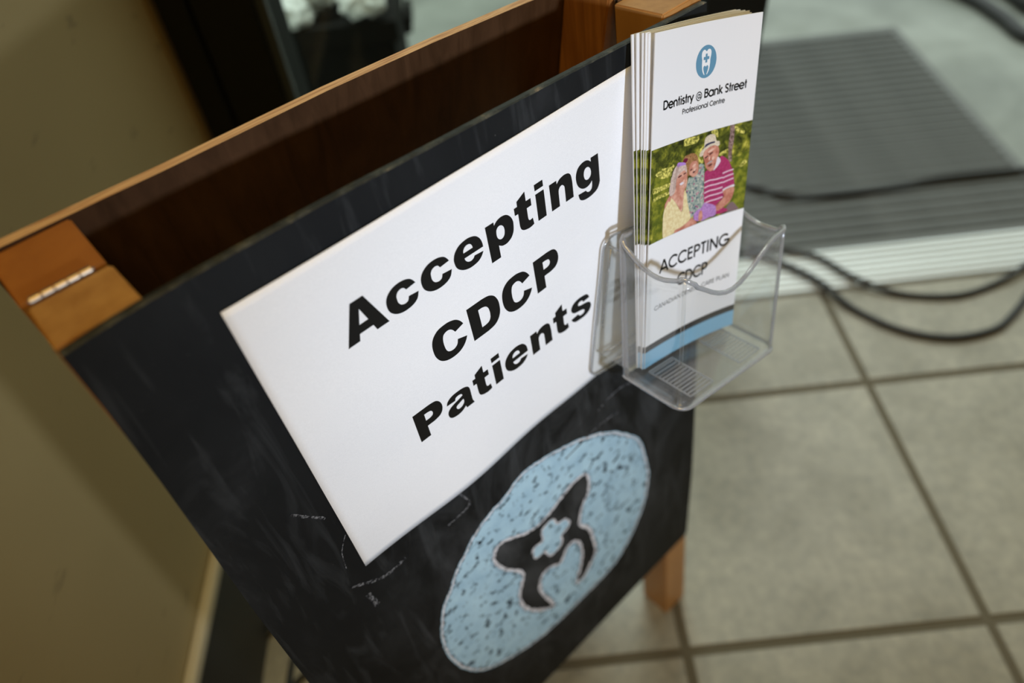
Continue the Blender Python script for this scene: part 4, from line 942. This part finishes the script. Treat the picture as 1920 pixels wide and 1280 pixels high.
# floor plate with frame and anti-slip ribs
ob = outline(BB, 0.0); bm = bmesh.new(); lo = [bm.verts.new(S(H(p[0], BB+1.6, p[1]))) for p in ob]; hi = [bm.verts.new(S(H(p[0], BB, p[1]))) for p in ob]
bm.faces.new(lo); bm.faces.new(hi[::-1])
for i in range(n): bm.faces.new((lo[i], lo[(i+1) % n], hi[(i+1) % n], hi[i]))
bm_obj('bottom_plate', bm, M_clear, ph_)
V, Fc = tube([S(H(p[0], BB+0.9, p[1])) for p in ob], 0.0013, 8, closed=True)
o = mesh_obj('bottom_bead', V, Fc, M_rim, ph_, True)
def hbar(name, a0, a1, w0, w1, hgt=0.7, M=None):
    bm = bmesh.new(); hexa(bm, [S(H(a0, BB-hgt, w0)), S(H(a1, BB-hgt, w0)), S(H(a1, BB-hgt, w1)), S(H(a0, BB-hgt, w1)), S(H(a0, BB-0.02, w0)), S(H(a1, BB-0.02, w0)), S(H(a1, BB-0.02, w1)), S(H(a0, BB-0.02, w1))])
    return bm_obj(name, bm, M or M_rim, ph_)
for a0, a1 in ((258, 283), (315, 340)):
    for k in range(11):
        w0 = -46-k*3.0; hbar('grip_rib', a0+1.5, a1-1.5, w0, w0-0.8)
    for aa in (a0, a1): hbar('frame_bar', aa-0.6, aa+0.6, -44, -79.6, 1.0)
    for ww in (-44, -79): hbar('frame_bar', a0+0.7, a1-0.7, ww, ww-0.9, 1.0)
# wall plate and the slanted side gussets between it and the pocket
def hplate(name, pts, w0, w1, M):
    bm = bmesh.new(); a = [bm.verts.new(S(H(p[0], p[1], w0))) for p in pts]; b = [bm.verts.new(S(H(p[0], p[1], w1))) for p in pts]
    bm.faces.new(a); bm.faces.new(b[::-1]); k = len(pts)
    for i in range(k): bm.faces.new((a[i], b[i], b[(i+1) % k], a[(i+1) % k]))
    return bm_obj(name, bm, M, ph_)
def rrect(a0, a1, b0, b1, r):
    P = []
    for cx, cy, s in ((a1-r, b0+r, 270), (a1-r, b1-r, 0), (a0+r, b1-r, 90), (a0+r, b0+r, 180)):
        for k in range(6): t = math.radians(s+90*k/5); P.append((cx+r*math.cos(t), cy+r*math.sin(t)))
    return P
pr = rrect(243.5, 345, 46.5, 160, 9)
hplate('wall_plate', pr, -3.9, -5.7, M_clear)
V, Fc = tube([S(H(p[0], p[1], -4.8)) for p in pr], 0.0009, 6, closed=True); mesh_obj('plate_edge', V, Fc, M_rim, ph_, True)
for a0 in (247.0, 343.0):
    bm = bmesh.new(); q = [(52, -5.9), (52, -18.0), (137, -32.0), (137, -5.9)]
    hexa(bm, [S(H(a0, b, w_)) for b, w_ in q]+[S(H(a0+1.5, b, w_)) for b, w_ in q]); bm_obj('gusset', bm, M_clear, ph_)
    V, Fc = tube([S(H(a0+0.75, 52, -6.5)), S(H(a0+0.75, 52, -18.0))], 0.0008, 6); mesh_obj('gusset_edge', V, Fc, M_rim, ph_, True)
    V, Fc = tube([S(H(a0+0.75, 54, -7.5)), S(H(a0+0.75, 116, -7.5))], 0.0006, 6); mesh_obj('gusset_edge', V, Fc, M_rim, ph_, True)
bm = bmesh.new(); hexa(bm, [S(H(249, BB-1.2, -5.9)), S(H(342, BB-1.2, -5.9)), S(H(342, BB-1.2, -32.5)), S(H(249, BB-1.2, -32.5)), S(H(249, BB+0.3, -5.9)), S(H(342, BB+0.3, -5.9)), S(H(342, BB+0.3, -32.5)), S(H(249, BB+0.3, -32.5))])
bm_obj('bottom_flange', bm, M_clear, ph_)
for ww in (-8, -19): 
    V, Fc = tube([S(H(249, BB+0.2, ww)), S(H(342, BB+0.2, ww))], 0.0008, 6); mesh_obj('flange_edge', V, Fc, M_rim, ph_, True)
bpy.context.view_layer.update()
